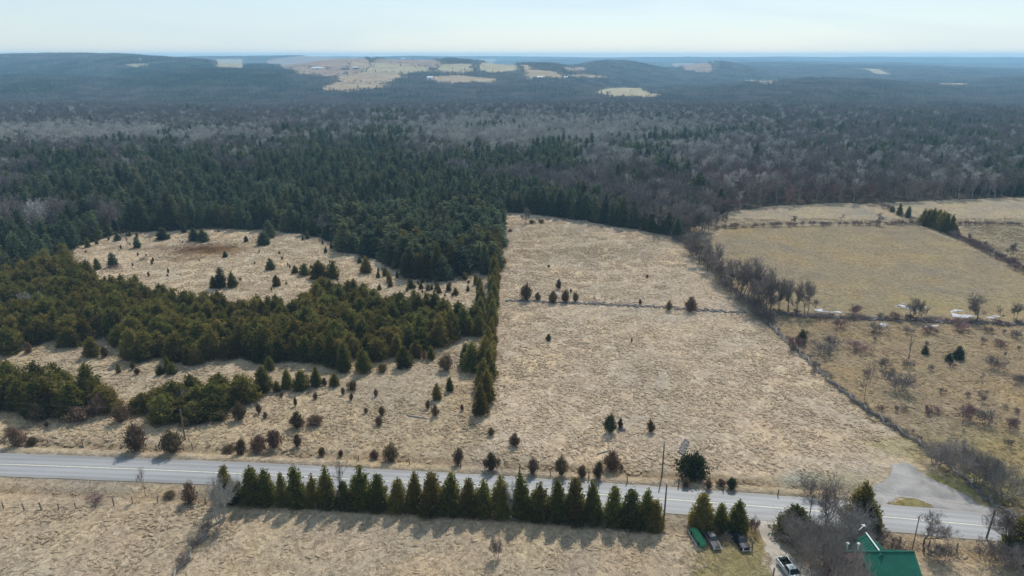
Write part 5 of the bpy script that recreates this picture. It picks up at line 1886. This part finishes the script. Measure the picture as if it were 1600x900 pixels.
plank((933, 710), (955, 704), 'grey fallen log left of the big round juniper')
plank((638, 650), (668, 655), 'pale fallen log lying on the bank')
plank((946, 493), (951, 484), 'short dark log below the stone row')


# ------------------------------------------------------------------ wire fences and utility poles
def post_mesh(h, r0, seed):
    mb = MB()
    rr_ = random.Random(seed)
    mb.tube([(0, 0, -.4), (rr_.uniform(-.02, .02), 0, h * .5), (rr_.uniform(-.05, .05), rr_.uniform(-.05, .05), h)], [r0, r0 * .95, r0 * .85], 7)
    return mb.mesh('post', M['post'])


POSTS = [post_mesh(1.35 + .12 * i, .10 + .012 * i, i) for i in range(4)]


def wire_fence(feet_px, label, wires=3):
    P = gpoly(feet_px)
    root = bpy.data.objects.new('wire_fence', None)
    COL.objects.link(root)
    root.location = P[0]
    tag(root, label, 'fence')
    for i, p in enumerate(P):
        o = link('post', POSTS[i % 4], root)
        o.location = Vector(p) - root.location
        o.rotation_euler = (random.uniform(-.08, .08), random.uniform(-.08, .08), random.uniform(0, 6))
    for k in range(wires):
        mb = MB()
        z = .4 + .38 * k
        mb.tube([Vector(p) - root.location + Vector((0, 0, z)) for p in P], .012, 4)
        mb.obj('wire', M['wire'], root)


wire_fence([(-30, 797), (5.5, 795), (38, 797), (65, 796.5), (92, 796.5), (119, 796), (150, 793), (178, 790), (207, 786), (247, 785), (295, 787), (321, 788)], 'wire fence on wooden posts along the near field at left')
wire_fence([(444, 793), (493, 796), (543, 799), (627, 803), (700, 809), (775, 813), (860, 819), (945, 826), (1030, 833)], 'wire fence on posts along the foot of the cedar row')
wire_fence([(-20, 694), (20, 695), (76, 697), (130, 699), (190, 702), (245, 704), (301, 702), (380, 711), (470, 716)], 'thin wire fence along the far verge at left', 2)
wire_fence([(560, 720), (640, 726), (720, 732), (811, 738), (860, 744), (920, 749), (980, 754), (1060, 760), (1130, 768), (1215, 775)], 'thin wire fence along the far verge below the big field', 2)
wire_fence([(1393, 862), (1406, 850), (1450, 856), (1495, 861), (1530, 866), (1580, 874)], 'short wire fence between the house and the road', 2)
for (x, y, lb) in [(1175, 859, 'single leaning post beside the black car'), (1208, 902, 'single post at the bottom edge left of the pickup')]:
    o = link('fence_post', POSTS[1], None, at(x, y), .3, (1.2, 1.2, 1.25))
    tag(o, lb, 'post')


def utility_pole(foot, h, label, lean=(0, 0), arm=True):
    p = at(*foot)
    root = bpy.data.objects.new('utility_pole', None)
    COL.objects.link(root)
    root.location = p
    root.rotation_euler = (lean[0], lean[1], .1)
    tag(root, label, 'pole')
    mb = MB()
    mb.tube([(0, 0, -.6), (0, 0, h * .5), (0, 0, h)], [.17, .15, .12] if arm else [.09, .085, .07], 9)
    mb.obj('shaft', M['pole'], root)
    if arm:
        mb = MB()
        mb.box((-.06, .10, h - .9), (.06, .22, h - .2))
        mb.obj('bracket', M['wire'], root)
        mb = MB()
        mb.tube([(0, 0, h), (0, 0, h + .12), (0, 0, h + .2), (0, 0, h + .28)], [.04, .07, .07, .03], 8)
        mb.obj('insulator', M['insul'], root)
    return Vector(p) + Vector((0, 0, h + .22)), root


M['insul'] = simple('porcelain', (0.45, 0.42, 0.38), .3, .5)
ph = {}
def pole_h(foot, topy):
    p = at(*foot)
    return size_at(p, foot[1] - topy)
t1, _ = utility_pole((289.5, 687), pole_h((289.5, 687), 641), 'utility pole behind the wide brown juniper on the far verge')
t2, _ = utility_pole((1034, 746), pole_h((1034, 746), 691), 'utility pole on the far side of the road below the field')
t3, _ = utility_pole((1037.5, 810), pole_h((1037.5, 810), 757), 'utility pole at the right end of the cedar row')
t4, _ = utility_pole((1541, 842), pole_h((1541, 842), 797), 'leaning utility pole at the right end of the road', (0, .05))
t5, _ = utility_pole((1425, 860), pole_h((1425, 860), 806), 'thin pole beside the bare apple-like tree', (0, 0), False)
t6, _ = utility_pole((1264, 812), pole_h((1264, 812), 773), 'thin dark pole behind the bare trees by the drive', (0, 0), False)


def wire(a, b, sag, label):
    a, b = Vector(a), Vector(b)
    mb = MB()
    mb.tube([a.lerp(b, t) + Vector((0, 0, -sag * 4 * t * (1 - t))) for t in np.linspace(0, 1, 16)], .014, 4)
    o = mb.obj('overhead_wire', M['wire'])
    tag(o, label, 'wire')


wire((t1.x - 75, t1.y + 9, t1.z), t1, 1.0, 'overhead wire running out of the picture left of the left pole')
wire(t1, t2, 1.6, 'overhead wire between the left pole and the pole below the field')
wire(t2, t4, 1.2, 'overhead wire from the pole below the field to the leaning pole')
wire(t2, t3, .2, 'short overhead wire crossing the road between two poles')

# ------------------------------------------------------------------ house with the green roof
M['roof_green'] = simple('green_metal_roof', (0.012, 0.105, 0.070), .5, .2, var=.22, scale=.6)
M['brick'] = simple('red_brick', (0.19, 0.075, 0.058), .85, .2, var=.3, scale=4)
M['trim'] = simple('cream_trim', (0.60, 0.54, 0.40), .6, .3, var=.08)
M['white'] = simple('white_paint', (0.75, 0.75, 0.73), .5, .4, var=.05)
M['glass'] = simple('dark_glass', (0.02, 0.025, 0.03), .2, .35, var=.05)
M['grey_metal'] = simple('grey_metal', (0.4, 0.4, 0.41), .4, .5, metal=.6, var=.1)
hx0, hx1, hy, rz_ = 50.3, 62.4, 89.5, 7.0      # ridge from left to right, its depth, its height
gz = float(hz(56, 89))
house = bpy.data.objects.new('house', None)
COL.objects.link(house)
house.location = (56.3, hy, gz)
tag(house, 'red brick house with a green metal roof at the bottom edge', 'house')
OX, OY = 56.3, hy


def hp(mb, name, mat):
    o = mb.obj(name, mat, house)
    return o


def H(x, y, z):
    return (x - OX, y - OY, z)


eave, half, lw_ = 3.9, 4.4, 3.9
mb = MB()      # walls of the main block with gables
x0, x1, y0, y1 = hx0 + lw_ + .1, hx1 - .5, hy - half + .4, hy + half - .4
zt = rz_ - .25
ze = eave + .15
mb.raw([H(x0, y0, 0), H(x1, y0, 0), H(x1, y1, 0), H(x0, y1, 0), H(x0, y0, ze), H(x1, y0, ze), H(x1, y1, ze), H(x0, y1, ze), H(x0, hy, zt), H(x1, hy, zt)],
       [(0, 1, 5, 4), (2, 3, 7, 6), (1, 2, 6, 9, 5), (3, 0, 4, 8, 7)])
hp(mb, 'wall', M['brick'])


def slope(name, a, b, c, d, th=.1, ribs=0):
    """roof slab through four corners a,b (ridge) c,d (eave), with raised seams"""
    a, b, c, d = map(Vector, (a, b, c, d))
    n = (b - a).cross(d - a).normalized()
    if n.z < 0:
        n = -n
    mb = MB()
    top = [a, b, c, d]
    low = [q - n * th for q in top]
    mb.raw(top + low, [(0, 1, 2, 3), (7, 6, 5, 4), (0, 4, 5, 1), (1, 5, 6, 2), (2, 6, 7, 3), (3, 7, 4, 0)])
    for i in range(1, ribs):
        t = i / ribs
        p, q = a.lerp(b, t), d.lerp(c, t)
        w = (b - a).normalized() * .025
        mb.raw([p - w, p + w, q + w, q - w, p - w + n * .04, p + w + n * .04, q + w + n * .04, q - w + n * .04],
               [(4, 5, 6, 7), (0, 4, 7, 3), (1, 2, 6, 5), (3, 7, 6, 2), (0, 1, 5, 4)])
    return hp(mb, name, M['roof_green'])


lw = 3.9       # the left end is a full height brick bay
slope('roof', H(hx0 + lw, hy, rz_), H(hx1, hy, rz_), H(hx1, hy - half, eave), H(hx0 + lw, hy - half, eave), ribs=20)
slope('roof', H(hx0, hy, rz_), H(hx1, hy, rz_), H(hx1, hy + half, eave), H(hx0, hy + half, eave), ribs=28)
mb = MB()
mb.tube([H(hx0, hy, rz_ + .04), H(hx1, hy, rz_ + .04)], .12, 6)
hp(mb, 'ridge_cap', M['roof_green'])
mb = MB()      # brick bay
mb.box(H(hx0 + .2, hy - .75, 0), H(hx0 + lw - .05, hy - .3, rz_ - .45))
mb.box(H(hx0 + .3, hy - .29, 0), H(hx0 + lw - .06, hy + half - .45, eave))
bay = hp(mb, 'wall', M['brick'])
mb = MB()
mb.raw([H(hx0, hy - .95, rz_ - .42), H(hx0 + lw, hy - .95, rz_ - .42), H(hx0 + lw, hy - .05, rz_ - .02), H(hx0, hy - .05, rz_ - .02), H(hx0, hy - .95, rz_ - .55), H(hx0 + lw, hy - .95, rz_ - .55), H(hx0 + lw, hy - .05, rz_ - .2), H(hx0, hy - .05, rz_ - .2)],
       [(0, 1, 2, 3), (7, 6, 5, 4), (0, 4, 5, 1), (1, 5, 6, 2), (3, 2, 6, 7), (0, 3, 7, 4)])
hp(mb, 'roof', simple('weathered_red_roof', (0.14, 0.06, 0.055), .8, .2, var=.3, scale=2))
mb = MB()
mb.box(H(hx0 - .1, hy - .95, 0), H(hx0 + .18, hy - .72, rz_ - .55))
hp(mb, 'corner_board', M['trim'])
for (wx, wz) in [(hx0 + 1.4, 3.6), (hx0 + 2.9, 1.2), (hx0 + 1.4, 1.2)]:
    mb = MB()
    mb.box(H(wx - .5, hy - .82, wz - .75), H(wx + .5, hy - .755, wz + .75))
    fr = mb.obj('window', M['white'], house)
    for sx in (-1, 1):
        mb = MB()
        mb.box(H(wx + (.04 if sx > 0 else -.42), hy - .84, wz - .66), H(wx + (.42 if sx > 0 else -.04), hy - .822, wz + .66))
        mb.obj('pane', M['glass'], fr)
# rear wing: ridge runs away from the camera towards the road
wx_, wl, ww = 57.0, 4.4, 3.2
slope('roof', H(wx_, hy - .6, rz_ + .02), H(wx_, hy + wl, rz_ + .02), H(wx_ - ww, hy + wl, eave + .4), H(wx_ - ww, hy - .6, eave + .4), ribs=9)
slope('roof', H(wx_, hy - .6, rz_ + .02), H(wx_, hy + wl, rz_ + .02), H(wx_ + ww, hy + wl, eave + .4), H(wx_ + ww, hy - .6, eave + .4), ribs=9)
mb = MB()
mb.tube([H(wx_, hy + .15, rz_ + .12), H(wx_, hy + wl, rz_ + .12)], .10, 6)
hp(mb, 'ridge_cap', M['white'])
mb = MB()
a, b_ = wx_ - ww + .3, wx_ + ww - .3
mb.raw([H(a, hy, 0), H(b_, hy, 0), H(b_, hy + wl - .3, 0), H(a, hy + wl - .3, 0), H(a, hy, eave + .4), H(b_, hy, eave + .4), H(b_, hy + wl - .3, eave + .4), H(a, hy + wl - .3, eave + .4), H(wx_, hy + wl - .3, rz_ - .2), H(wx_, hy, rz_ - .2)],
       [(1, 2, 6, 5), (2, 3, 7, 8, 6), (3, 0, 4, 7), (4, 9, 8, 7), (5, 6, 8, 9), (0, 1, 5, 9, 4)])
hp(mb, 'wall', M['brick'])
for (x, y, h_) in [(52.4, hy + 1.0, 1.2), (54.0, hy + .8, 1.35)]:
    mb = MB()
    zb = rz_ - 1.0
    mb.tube([H(x, y, zb), H(x, y, rz_ + h_ * .6)], .14, 8)
    fl = hp(mb, 'vent_pipe', M['white'])
    mb = MB()
    mb.tube([H(x, y, rz_ + h_ * .6), H(x, y, rz_ + h_ * .6 + .1), H(x, y, rz_ + h_ * .6 + .28)], [.26, .26, .05], 8)
    mb.obj('cap', M['white'], fl)
# yard lamp: white arm on a pole among the branches
lp_ = at(1334, 872)
lr = bpy.data.objects.new('yard_lamp', None)
COL.objects.link(lr)
lr.location = lp_
tag(lr, 'white lamp arm showing among grey branches above the house', 'lamp')
mb = MB()
mb.tube([(0, 0, -.3), (0, 0, 5.6)], [.09, .07], 7)
mb.obj('pole', M['post'], lr)
mb = MB()
mb.tube([(0, 0, 5.5), (.5, .3, 5.8), (1.0, .7, 5.9)], .07, 6)
mb.obj('arm', M['white'], lr)
mb = MB()
mb.box((.8, .5, 5.84), (1.35, 1.0, 6.0))
mb.obj('lamp_head', M['white'], lr)


# ------------------------------------------------------------------ vehicles
M['tyre'] = simple('tyre_rubber', (0.02, 0.02, 0.02), .85, .2)
M['chrome'] = simple('chrome', (0.35, 0.35, 0.36), .4, .4, metal=.7, var=.03)
M['lens'] = simple('lamp_glass', (0.6, 0.6, 0.58), .15, .6, var=.03)
M['tail'] = simple('tail_lamp_red', (0.3, 0.02, 0.02), .25, .5, var=.03)


def car_paint(name, col, rough=.28, metal=.0):
    return simple(name, col, max(rough, .5), .12, metal=metal, var=.04, scale=1.2)


def hull(mb, prof, wfun, m=0, crown=.08):
    """closed body from a side profile [(y,z)...]; wfun(y,z) gives the half width"""
    n = len(prof)
    cols = (-1, -.9, -.6, 0, .6, .9, 1)
    zm = max(z for (y, z) in prof)
    V = []
    for c in cols:
        V += [(c * wfun(y, z), y * (1 - .02 * c * c), z - crown * c ** 4 * smooth(zm * .55, zm * .8, z)) for (y, z) in prof]
    F = []
    for k in range(len(cols) - 1):
        for i in range(n):
            j = (i + 1) % n
            F.append((k * n + i, k * n + j, (k + 1) * n + j, (k + 1) * n + i))
    F += [tuple(range(n))[::-1], tuple(range((len(cols) - 1) * n, len(cols) * n))]
    mb.raw(V, F, m)


def wheels(root, W, y_front, y_rear, r=.33, w=.2):
    for (sx, y) in ((-1, y_front), (1, y_front), (-1, y_rear), (1, y_rear)):
        mb = MB()
        x = sx * (W - .08)
        mb.tube([(x - sx * w, y, r), (x - sx * w * .1, y, r), (x, y, r)], [r, r, r * .9], 16)
        t = mb.obj('wheel', M['tyre'], root)
        mb = MB()
        mb.tube([(x, y, r), (x + sx * .015, y, r)], [r * .6, r * .5], 12)
        mb.obj('rim', M['chrome'], t)


def vehicle(name, foot, heading_px, label, cat):
    """empty at the middle of the vehicle; +Y of the vehicle points at heading_px"""
    p, q = at(*foot), at(*heading_px)
    root = bpy.data.objects.new(name, None)
    COL.objects.link(root)
    root.location = p
    d = q - p
    root.rotation_euler = (0, 0, math.atan2(d[1], d[0]) - math.pi / 2)
    tag(root, label, cat)
    return root


def quad(root, name, pts, mat, push=None):
    mb = MB()
    mb.raw(pts, [(0, 1, 2, 3)])
    return mb.obj(name, mat, root)


def old_car(root, paint, hood, Lh=2.45, W=.92, roof=1.52, glass=True):
    body = [(Lh, .42), (Lh, .72), (Lh - .12, .86), (Lh - 1.3, .98), (Lh - 1.45, 1.0), (-1.5, 1.0), (-Lh + .15, .92), (-Lh, .72), (-Lh, .40), (-Lh + .4, .30), (Lh - .4, .30)]
    def wf(y, z):
        return W * (1 - .10 * smooth(.6, 1.0, abs(y) / Lh)) * (1 - .10 * max(0, z - .75) / .25)
    mb = MB()
    hull(mb, body, wf)
    mb.obj('body', paint, root)
    cab = [(Lh - 1.4, .97), (Lh - 2.05, roof - .06), (Lh - 2.35, roof), (-.75, roof), (-1.05, roof - .08), (-1.75, .97)]
    def wc(y, z):
        return W * (.86 - .2 * (z - .97) / (roof - .97))
    mb = MB()
    hull(mb, cab, wc)
    mb.obj('cabin', paint, root)
    if glass:
        a, b = (Lh - 1.44, 1.02), (Lh - 2.03, roof - .09)
        quad(root, 'windscreen', [(-wc(*a) * .92, a[0] + .03, a[1] + .03), (wc(*a) * .92, a[0] + .03, a[1] + .03), (wc(*b) * .9, b[0] + .035, b[1] + .04), (-wc(*b) * .9, b[0] + .035, b[1] + .04)], M['glass'])
        a, b = (-1.70, 1.02), (-1.08, roof - .11)
        quad(root, 'rear_window', [(-wc(*a) * .9, a[0] - .03, a[1] + .03), (-wc(*b) * .88, b[0] - .03, b[1] + .03), (wc(*b) * .88, b[0] - .03, b[1] + .03), (wc(*a) * .9, a[0] - .03, a[1] + .03)], M['glass'])
        for sx in (-1, 1):
            for (ya, yb) in ((Lh - 1.62, Lh - 2.55), (Lh - 2.65, -1.35)):
                za, zb = 1.03, roof - .12
                ins = .22
                quad(root, 'side_window', [(sx * (wc(0, za) + .012), ya, za), (sx * (wc(0, za) + .012), yb, za), (sx * (wc(0, zb) + .012), yb + (.25 if yb < -1 else 0), zb), (sx * (wc(0, zb) + .012), ya - (ins if ya > 0 else 0), zb)], M['glass'])
    # hood panel slightly proud
    mb = MB()
    mb.raw([(-W * .66, Lh - 1.32, 1.0), (W * .66, Lh - 1.32, 1.0), (W * .6, Lh - .2, .885), (-W * .6, Lh - .2, .885), (0, Lh - 1.32, 1.06), (0, Lh - .2, .945)], [(0, 4, 5, 3), (4, 1, 2, 5), (3, 5, 2), (0, 1, 4)])
    mb.obj('hood', hood, root)
    for (y, nm) in ((Lh + .06, 'front_bumper'), (-Lh - .06, 'rear_bumper')):
        mb = MB()
        mb.tube([(-W * .92, y * .98, .48), (-W * .6, y, .48), (W * .6, y, .48), (W * .92, y * .98, .48)], .09, 6)
        mb.obj(nm, M['chrome'], root)
    for sx in (-1, 1):
        mb = MB()
        mb.tube([(sx * W * .68, Lh - .05, .68), (sx * W * .68, Lh + .03, .68)], [.12, .10], 10)
        mb.obj('headlight', M['lens'], root)
        mb = MB()
        mb.box((sx * W * .68 - .09, -Lh - .03, .62), (sx * W * .68 + .09, -Lh + .02, .76))
        mb.obj('tail_light', M['tail'], root)
    wheels(root, W, Lh - .85, -Lh + .95)


v = vehicle('parked_car', (1156, 849), (1168, 866), 'shiny black old car parked beside the driveway', 'car')
old_car(v, car_paint('black_car_paint', (0.010, 0.011, 0.018), .2), car_paint('black_hood_paint', (0.02, 0.022, 0.04), .22))
v = vehicle('parked_car', (1112, 847), (1122, 863), 'grey old car with a dark hood between the green cover and the black car', 'car')
old_car(v, car_paint('dull_grey_paint', (0.13, 0.127, 0.127), .6), car_paint('dark_hood_paint', (0.03, 0.03, 0.033), .4), 2.35, .84, 1.48)
# covered car: cloth over the whole shape
v = vehicle('covered_car', (1090, 843), (1102, 862), 'long vehicle under a green cover, leftmost of the parked ones', 'car')
M['tarp'] = simple('green_tarp', (0.03, 0.20, 0.085), .6, .35, var=.25, scale=1.5, bump=.4)
mb = MB()
prof = [(2.3, .25), (2.32, .6), (2.2, .84), (1.2, 1.0), (.85, 1.08), (.35, 1.44), (-.7, 1.5), (-1.3, 1.38), (-1.9, 1.1), (-2.2, .92), (-2.3, .6), (-2.3, .25)]
hull(mb, prof, lambda y, z: .84 * (1 - .42 * smooth(.35, 1.0, abs(y) / 2.3)) * (1.04 - .4 * smooth(.5, 1.5, z)), 0, .4)
mb.obj('cover', M['tarp'], v)
mb = MB()
mb.tube([(.9, 1.9, .32), (.95, .6, .28), (.95, -.6, .30), (.9, -1.9, .32)], .035, 5)
mb.tube([(-.9, 1.9, .32), (-.95, .6, .28), (-.95, -.6, .30), (-.9, -1.9, .32)], .035, 5)
mb.obj('tie_rope', M['white'], v)
wheels(v, .82, 1.45, -1.45, .31)
# pickup truck, cab towards the bottom right
v = vehicle('pickup_truck', (1234, 897), (1247, 914), 'silver pickup truck with an empty dark bed cut by the bottom edge', 'truck')
pt = car_paint('silver_green_paint', (0.42, 0.46, 0.46), .3, .3)
bedm = simple('bed_liner', (0.012, 0.012, 0.014), .8, .2)
W = .95
mb = MB()
fr = [(2.65, .45), (2.65, .85), (2.5, 1.02), (1.45, 1.10), (-.45, 1.10), (-.45, .42), (2.3, .38)]
hull(mb, fr, lambda y, z: W * (1 - .06 * smooth(.7, 1, y / 2.65)))
mb.obj('body', pt, v)
mb = MB()
cab = [(1.4, 1.08), (.85, 1.72), (.6, 1.78), (-.2, 1.78), (-.4, 1.70), (-.45, 1.08)]
wc = lambda y, z: W * (.95 - .18 * (z - 1.08) / .7)
hull(mb, cab, wc)
mb.obj('cab', pt, v)
quad(v, 'windscreen', [(-W * .86, 1.40, 1.14), (W * .86, 1.40, 1.14), (W * .74, .90, 1.72), (-W * .74, .90, 1.72)], M['glass'])
quad(v, 'rear_window', [(-W * .78, -.47, 1.2), (-W * .68, -.44, 1.64), (W * .68, -.44, 1.64), (W * .78, -.47, 1.2)], M['glass'])
for sx in (-1, 1):
    quad(v, 'side_window', [(sx * (wc(0, 1.15) + .012), 1.15, 1.15), (sx * (wc(0, 1.15) + .012), -.3, 1.15), (sx * (wc(0, 1.66) + .012), -.25, 1.66), (sx * (wc(0, 1.66) + .012), .78, 1.66)], M['glass'])
    mb = MB()
    mb.box((sx * W - (.09 if sx > 0 else 0), -2.75, .45), (sx * W + (.09 if sx < 0 else 0), -.5, 1.14))
    mb.obj('bed_side', pt, v)
    mb = MB()
    mb.box((sx * W * .72 - .13, 2.64, .7), (sx * W * .72 + .13, 2.68, .9))
    mb.obj('headlight', M['lens'], v)
    mb = MB()
    mb.box((sx * W * .9 - .06, -2.80, .7), (sx * W * .9 + .06, -2.76, 1.0))
    mb.obj('tail_light', M['tail'], v)
    mb = MB()
    mb.box((sx * (W + .05) - .07, .95, 1.12), (sx * (W + .05) + .07, 1.05, 1.3))
    mb.obj('mirror', M['tyre'], v)
mb = MB()
mb.box((-W + .09, -2.75, .55), (W - .09, -.5, .62))
mb.obj('bed_floor', bedm, v)
for sx in (-1, 1):
    mb = MB()
    mb.box((sx * (W - .10) - .008, -2.68, .62), (sx * (W - .10) + .008, -.52, 1.12))
    mb.obj('bed_liner', bedm, v)
mb = MB()
mb.box((-W, -2.84, .5), (W, -2.76, 1.14))
mb.obj('tailgate', pt, v)
mb = MB()
mb.box((-W * .95, 2.66, .42), (W * .95, 2.80, .62))
mb.obj('front_bumper', M['chrome'], v)
wheels(v, W + .05, 1.75, -1.7, .38, .24)

# ------------------------------------------------------------------ farm buildings on the far hills, each with walls, roof and door
M['barn_white'] = simple('barn_white', (0.70, 0.70, 0.70), .6, .3, var=.06, scale=.2)
M['barn_roof'] = simple('barn_tin_roof', (0.62, 0.64, 0.66), .4, .5, var=.08, scale=.2)
M['barn_grey'] = simple('barn_grey_boards', (0.20, 0.18, 0.17), .85, .2, var=.2, scale=.3)
M['barn_dark'] = simple('barn_dark_roof', (0.10, 0.10, 0.11), .6, .3, var=.15, scale=.3)
for (x, y, wpx, dep, hw, wm, rm, lb) in [
    (497, 108.5, 17, 14, 5, 'barn_white', 'barn_roof', 'long low white barn on the far farm hill'), (540, 109.5, 12, 12, 6, 'barn_grey', 'barn_dark', 'dark barn right of the long white one'), (556, 108.5, 8, 10, 6, 'barn_grey', 'barn_roof', 'small grey farmhouse beside the dark barn'),
    (630, 92.5, 6, 12, 7, 'barn_white', 'barn_roof', 'white barn high on the hill near the skyline'), (672, 124, 9, 12, 6, 'barn_white', 'barn_roof', 'white shed at the wood edge below the hill fields'), (844, 124, 9, 12, 6, 'barn_white', 'barn_roof', 'bright white barn below the yellow hill field'),
    (884, 123, 6, 9, 5, 'barn_white', 'barn_roof', 'small pale house right of the bright white barn'), (219, 95, 10, 14, 5, 'barn_white', 'barn_roof', 'pale barn roof in the far left woods'), (736, 107, 6, 9, 6, 'barn_grey', 'barn_dark', 'dark farm shed among the middle hill fields'), (826, 124, 5, 8, 5, 'barn_white', 'barn_dark', 'little house left of the bright white barn'),
    (418, 105, 5, 9, 6, 'barn_white', 'barn_dark', 'white farmhouse among trees left of the brown field')]:
    p = at(x, y)
    w = width_at(p, wpx)
    root = bpy.data.objects.new('barn' if 'house' not in lb else 'farmhouse', None)
    COL.objects.link(root)
    root.location = p
    root.rotation_euler = (0, 0, random.uniform(-.15, .15))
    tag(root, lb, 'barn' if 'house' not in lb else 'house')
    a, d2, rt = w / 2, dep / 2, hw * 1.65
    mb = MB()
    mb.raw([(-a, -d2, -1.5), (a, -d2, -1.5), (a, d2, -1.5), (-a, d2, -1.5), (-a, -d2, hw), (a, -d2, hw), (a, d2, hw), (-a, d2, hw), (-a, 0, rt - .3), (a, 0, rt - .3)], [(0, 1, 5, 4), (2, 3, 7, 6), (1, 2, 6, 9, 5), (3, 0, 4, 8, 7)])
    mb.obj('wall', M[wm], root)
    mb = MB()
    e = .6
    mb.raw([(-a - e, -d2 - e, hw - .3), (a + e, -d2 - e, hw - .3), (a + e, 0, rt), (-a - e, 0, rt), (a + e, d2 + e, hw - .3), (-a - e, d2 + e, hw - .3), (-a - e, -d2 - e, hw - .5), (a + e, -d2 - e, hw - .5), (a + e, d2 + e, hw - .5), (-a - e, d2 + e, hw - .5)],
           [(0, 1, 2, 3), (3, 2, 4, 5), (0, 6, 7, 1), (5, 4, 8, 9)])
    mb.obj('roof', M[rm], root)
    mb = MB()
    mb.box((-a * .25, -d2 - .08, -1), (a * .25, -d2 - .02, hw * .7))
    mb.obj('door', M['barn_grey'], root)
mp = at(451, 92)
root = bpy.data.objects.new('radio_mast', None)
COL.objects.link(root)
root.location = mp
tag(root, 'thin radio mast on the skyline left of the farm hill', 'mast')
mh = size_at(mp, 21)
for k in range(3):
    a = 2.1 * k
    mb = MB()
    mb.tube([(1.4 * math.cos(a), 1.4 * math.sin(a), -1), (.5 * math.cos(a), .5 * math.sin(a), mh)], .22, 4)
    mb.obj('leg', M['grey_metal'], root)
mb = MB()
for k in range(14):
    z = mh * (k + .5) / 14
    q = 1.4 - .9 * z / mh
    for j in range(3):
        a, b2 = 2.1 * j, 2.1 * (j + 1)
        mb.tube([(q * math.cos(a), q * math.sin(a), z), (q * math.cos(b2), q * math.sin(b2), z + mh / 28)], .1, 3)
o = mb.obj('bracing', M['grey_metal'], root)
o['kind'] = 'stuff'

# ------------------------------------------------------------------ air: even haze in one closed box around everything
mb = MB()
mb.box((-11800, -400, float(GZ.min()) - 1.5), (11800, 11800, max(float(GZ.max()) + 18.0, 100)))
me = mb.mesh('haze', [])
me.materials.clear()
m, nt, out = new_mat('haze_air')
pv_ = nt.nodes.new('ShaderNodeVolumePrincipled')
pv_.inputs['Color'].default_value = (0.40, 0.72, 1.0, 1)
pv_.inputs['Density'].default_value = HAZE
pv_.inputs['Anisotropy'].default_value = 0.2
nt.links.new(pv_.outputs[0], out.inputs['Volume'])
me.materials.append(m)
hazeo = link('haze', me)
hazeo['kind'] = 'stuff'
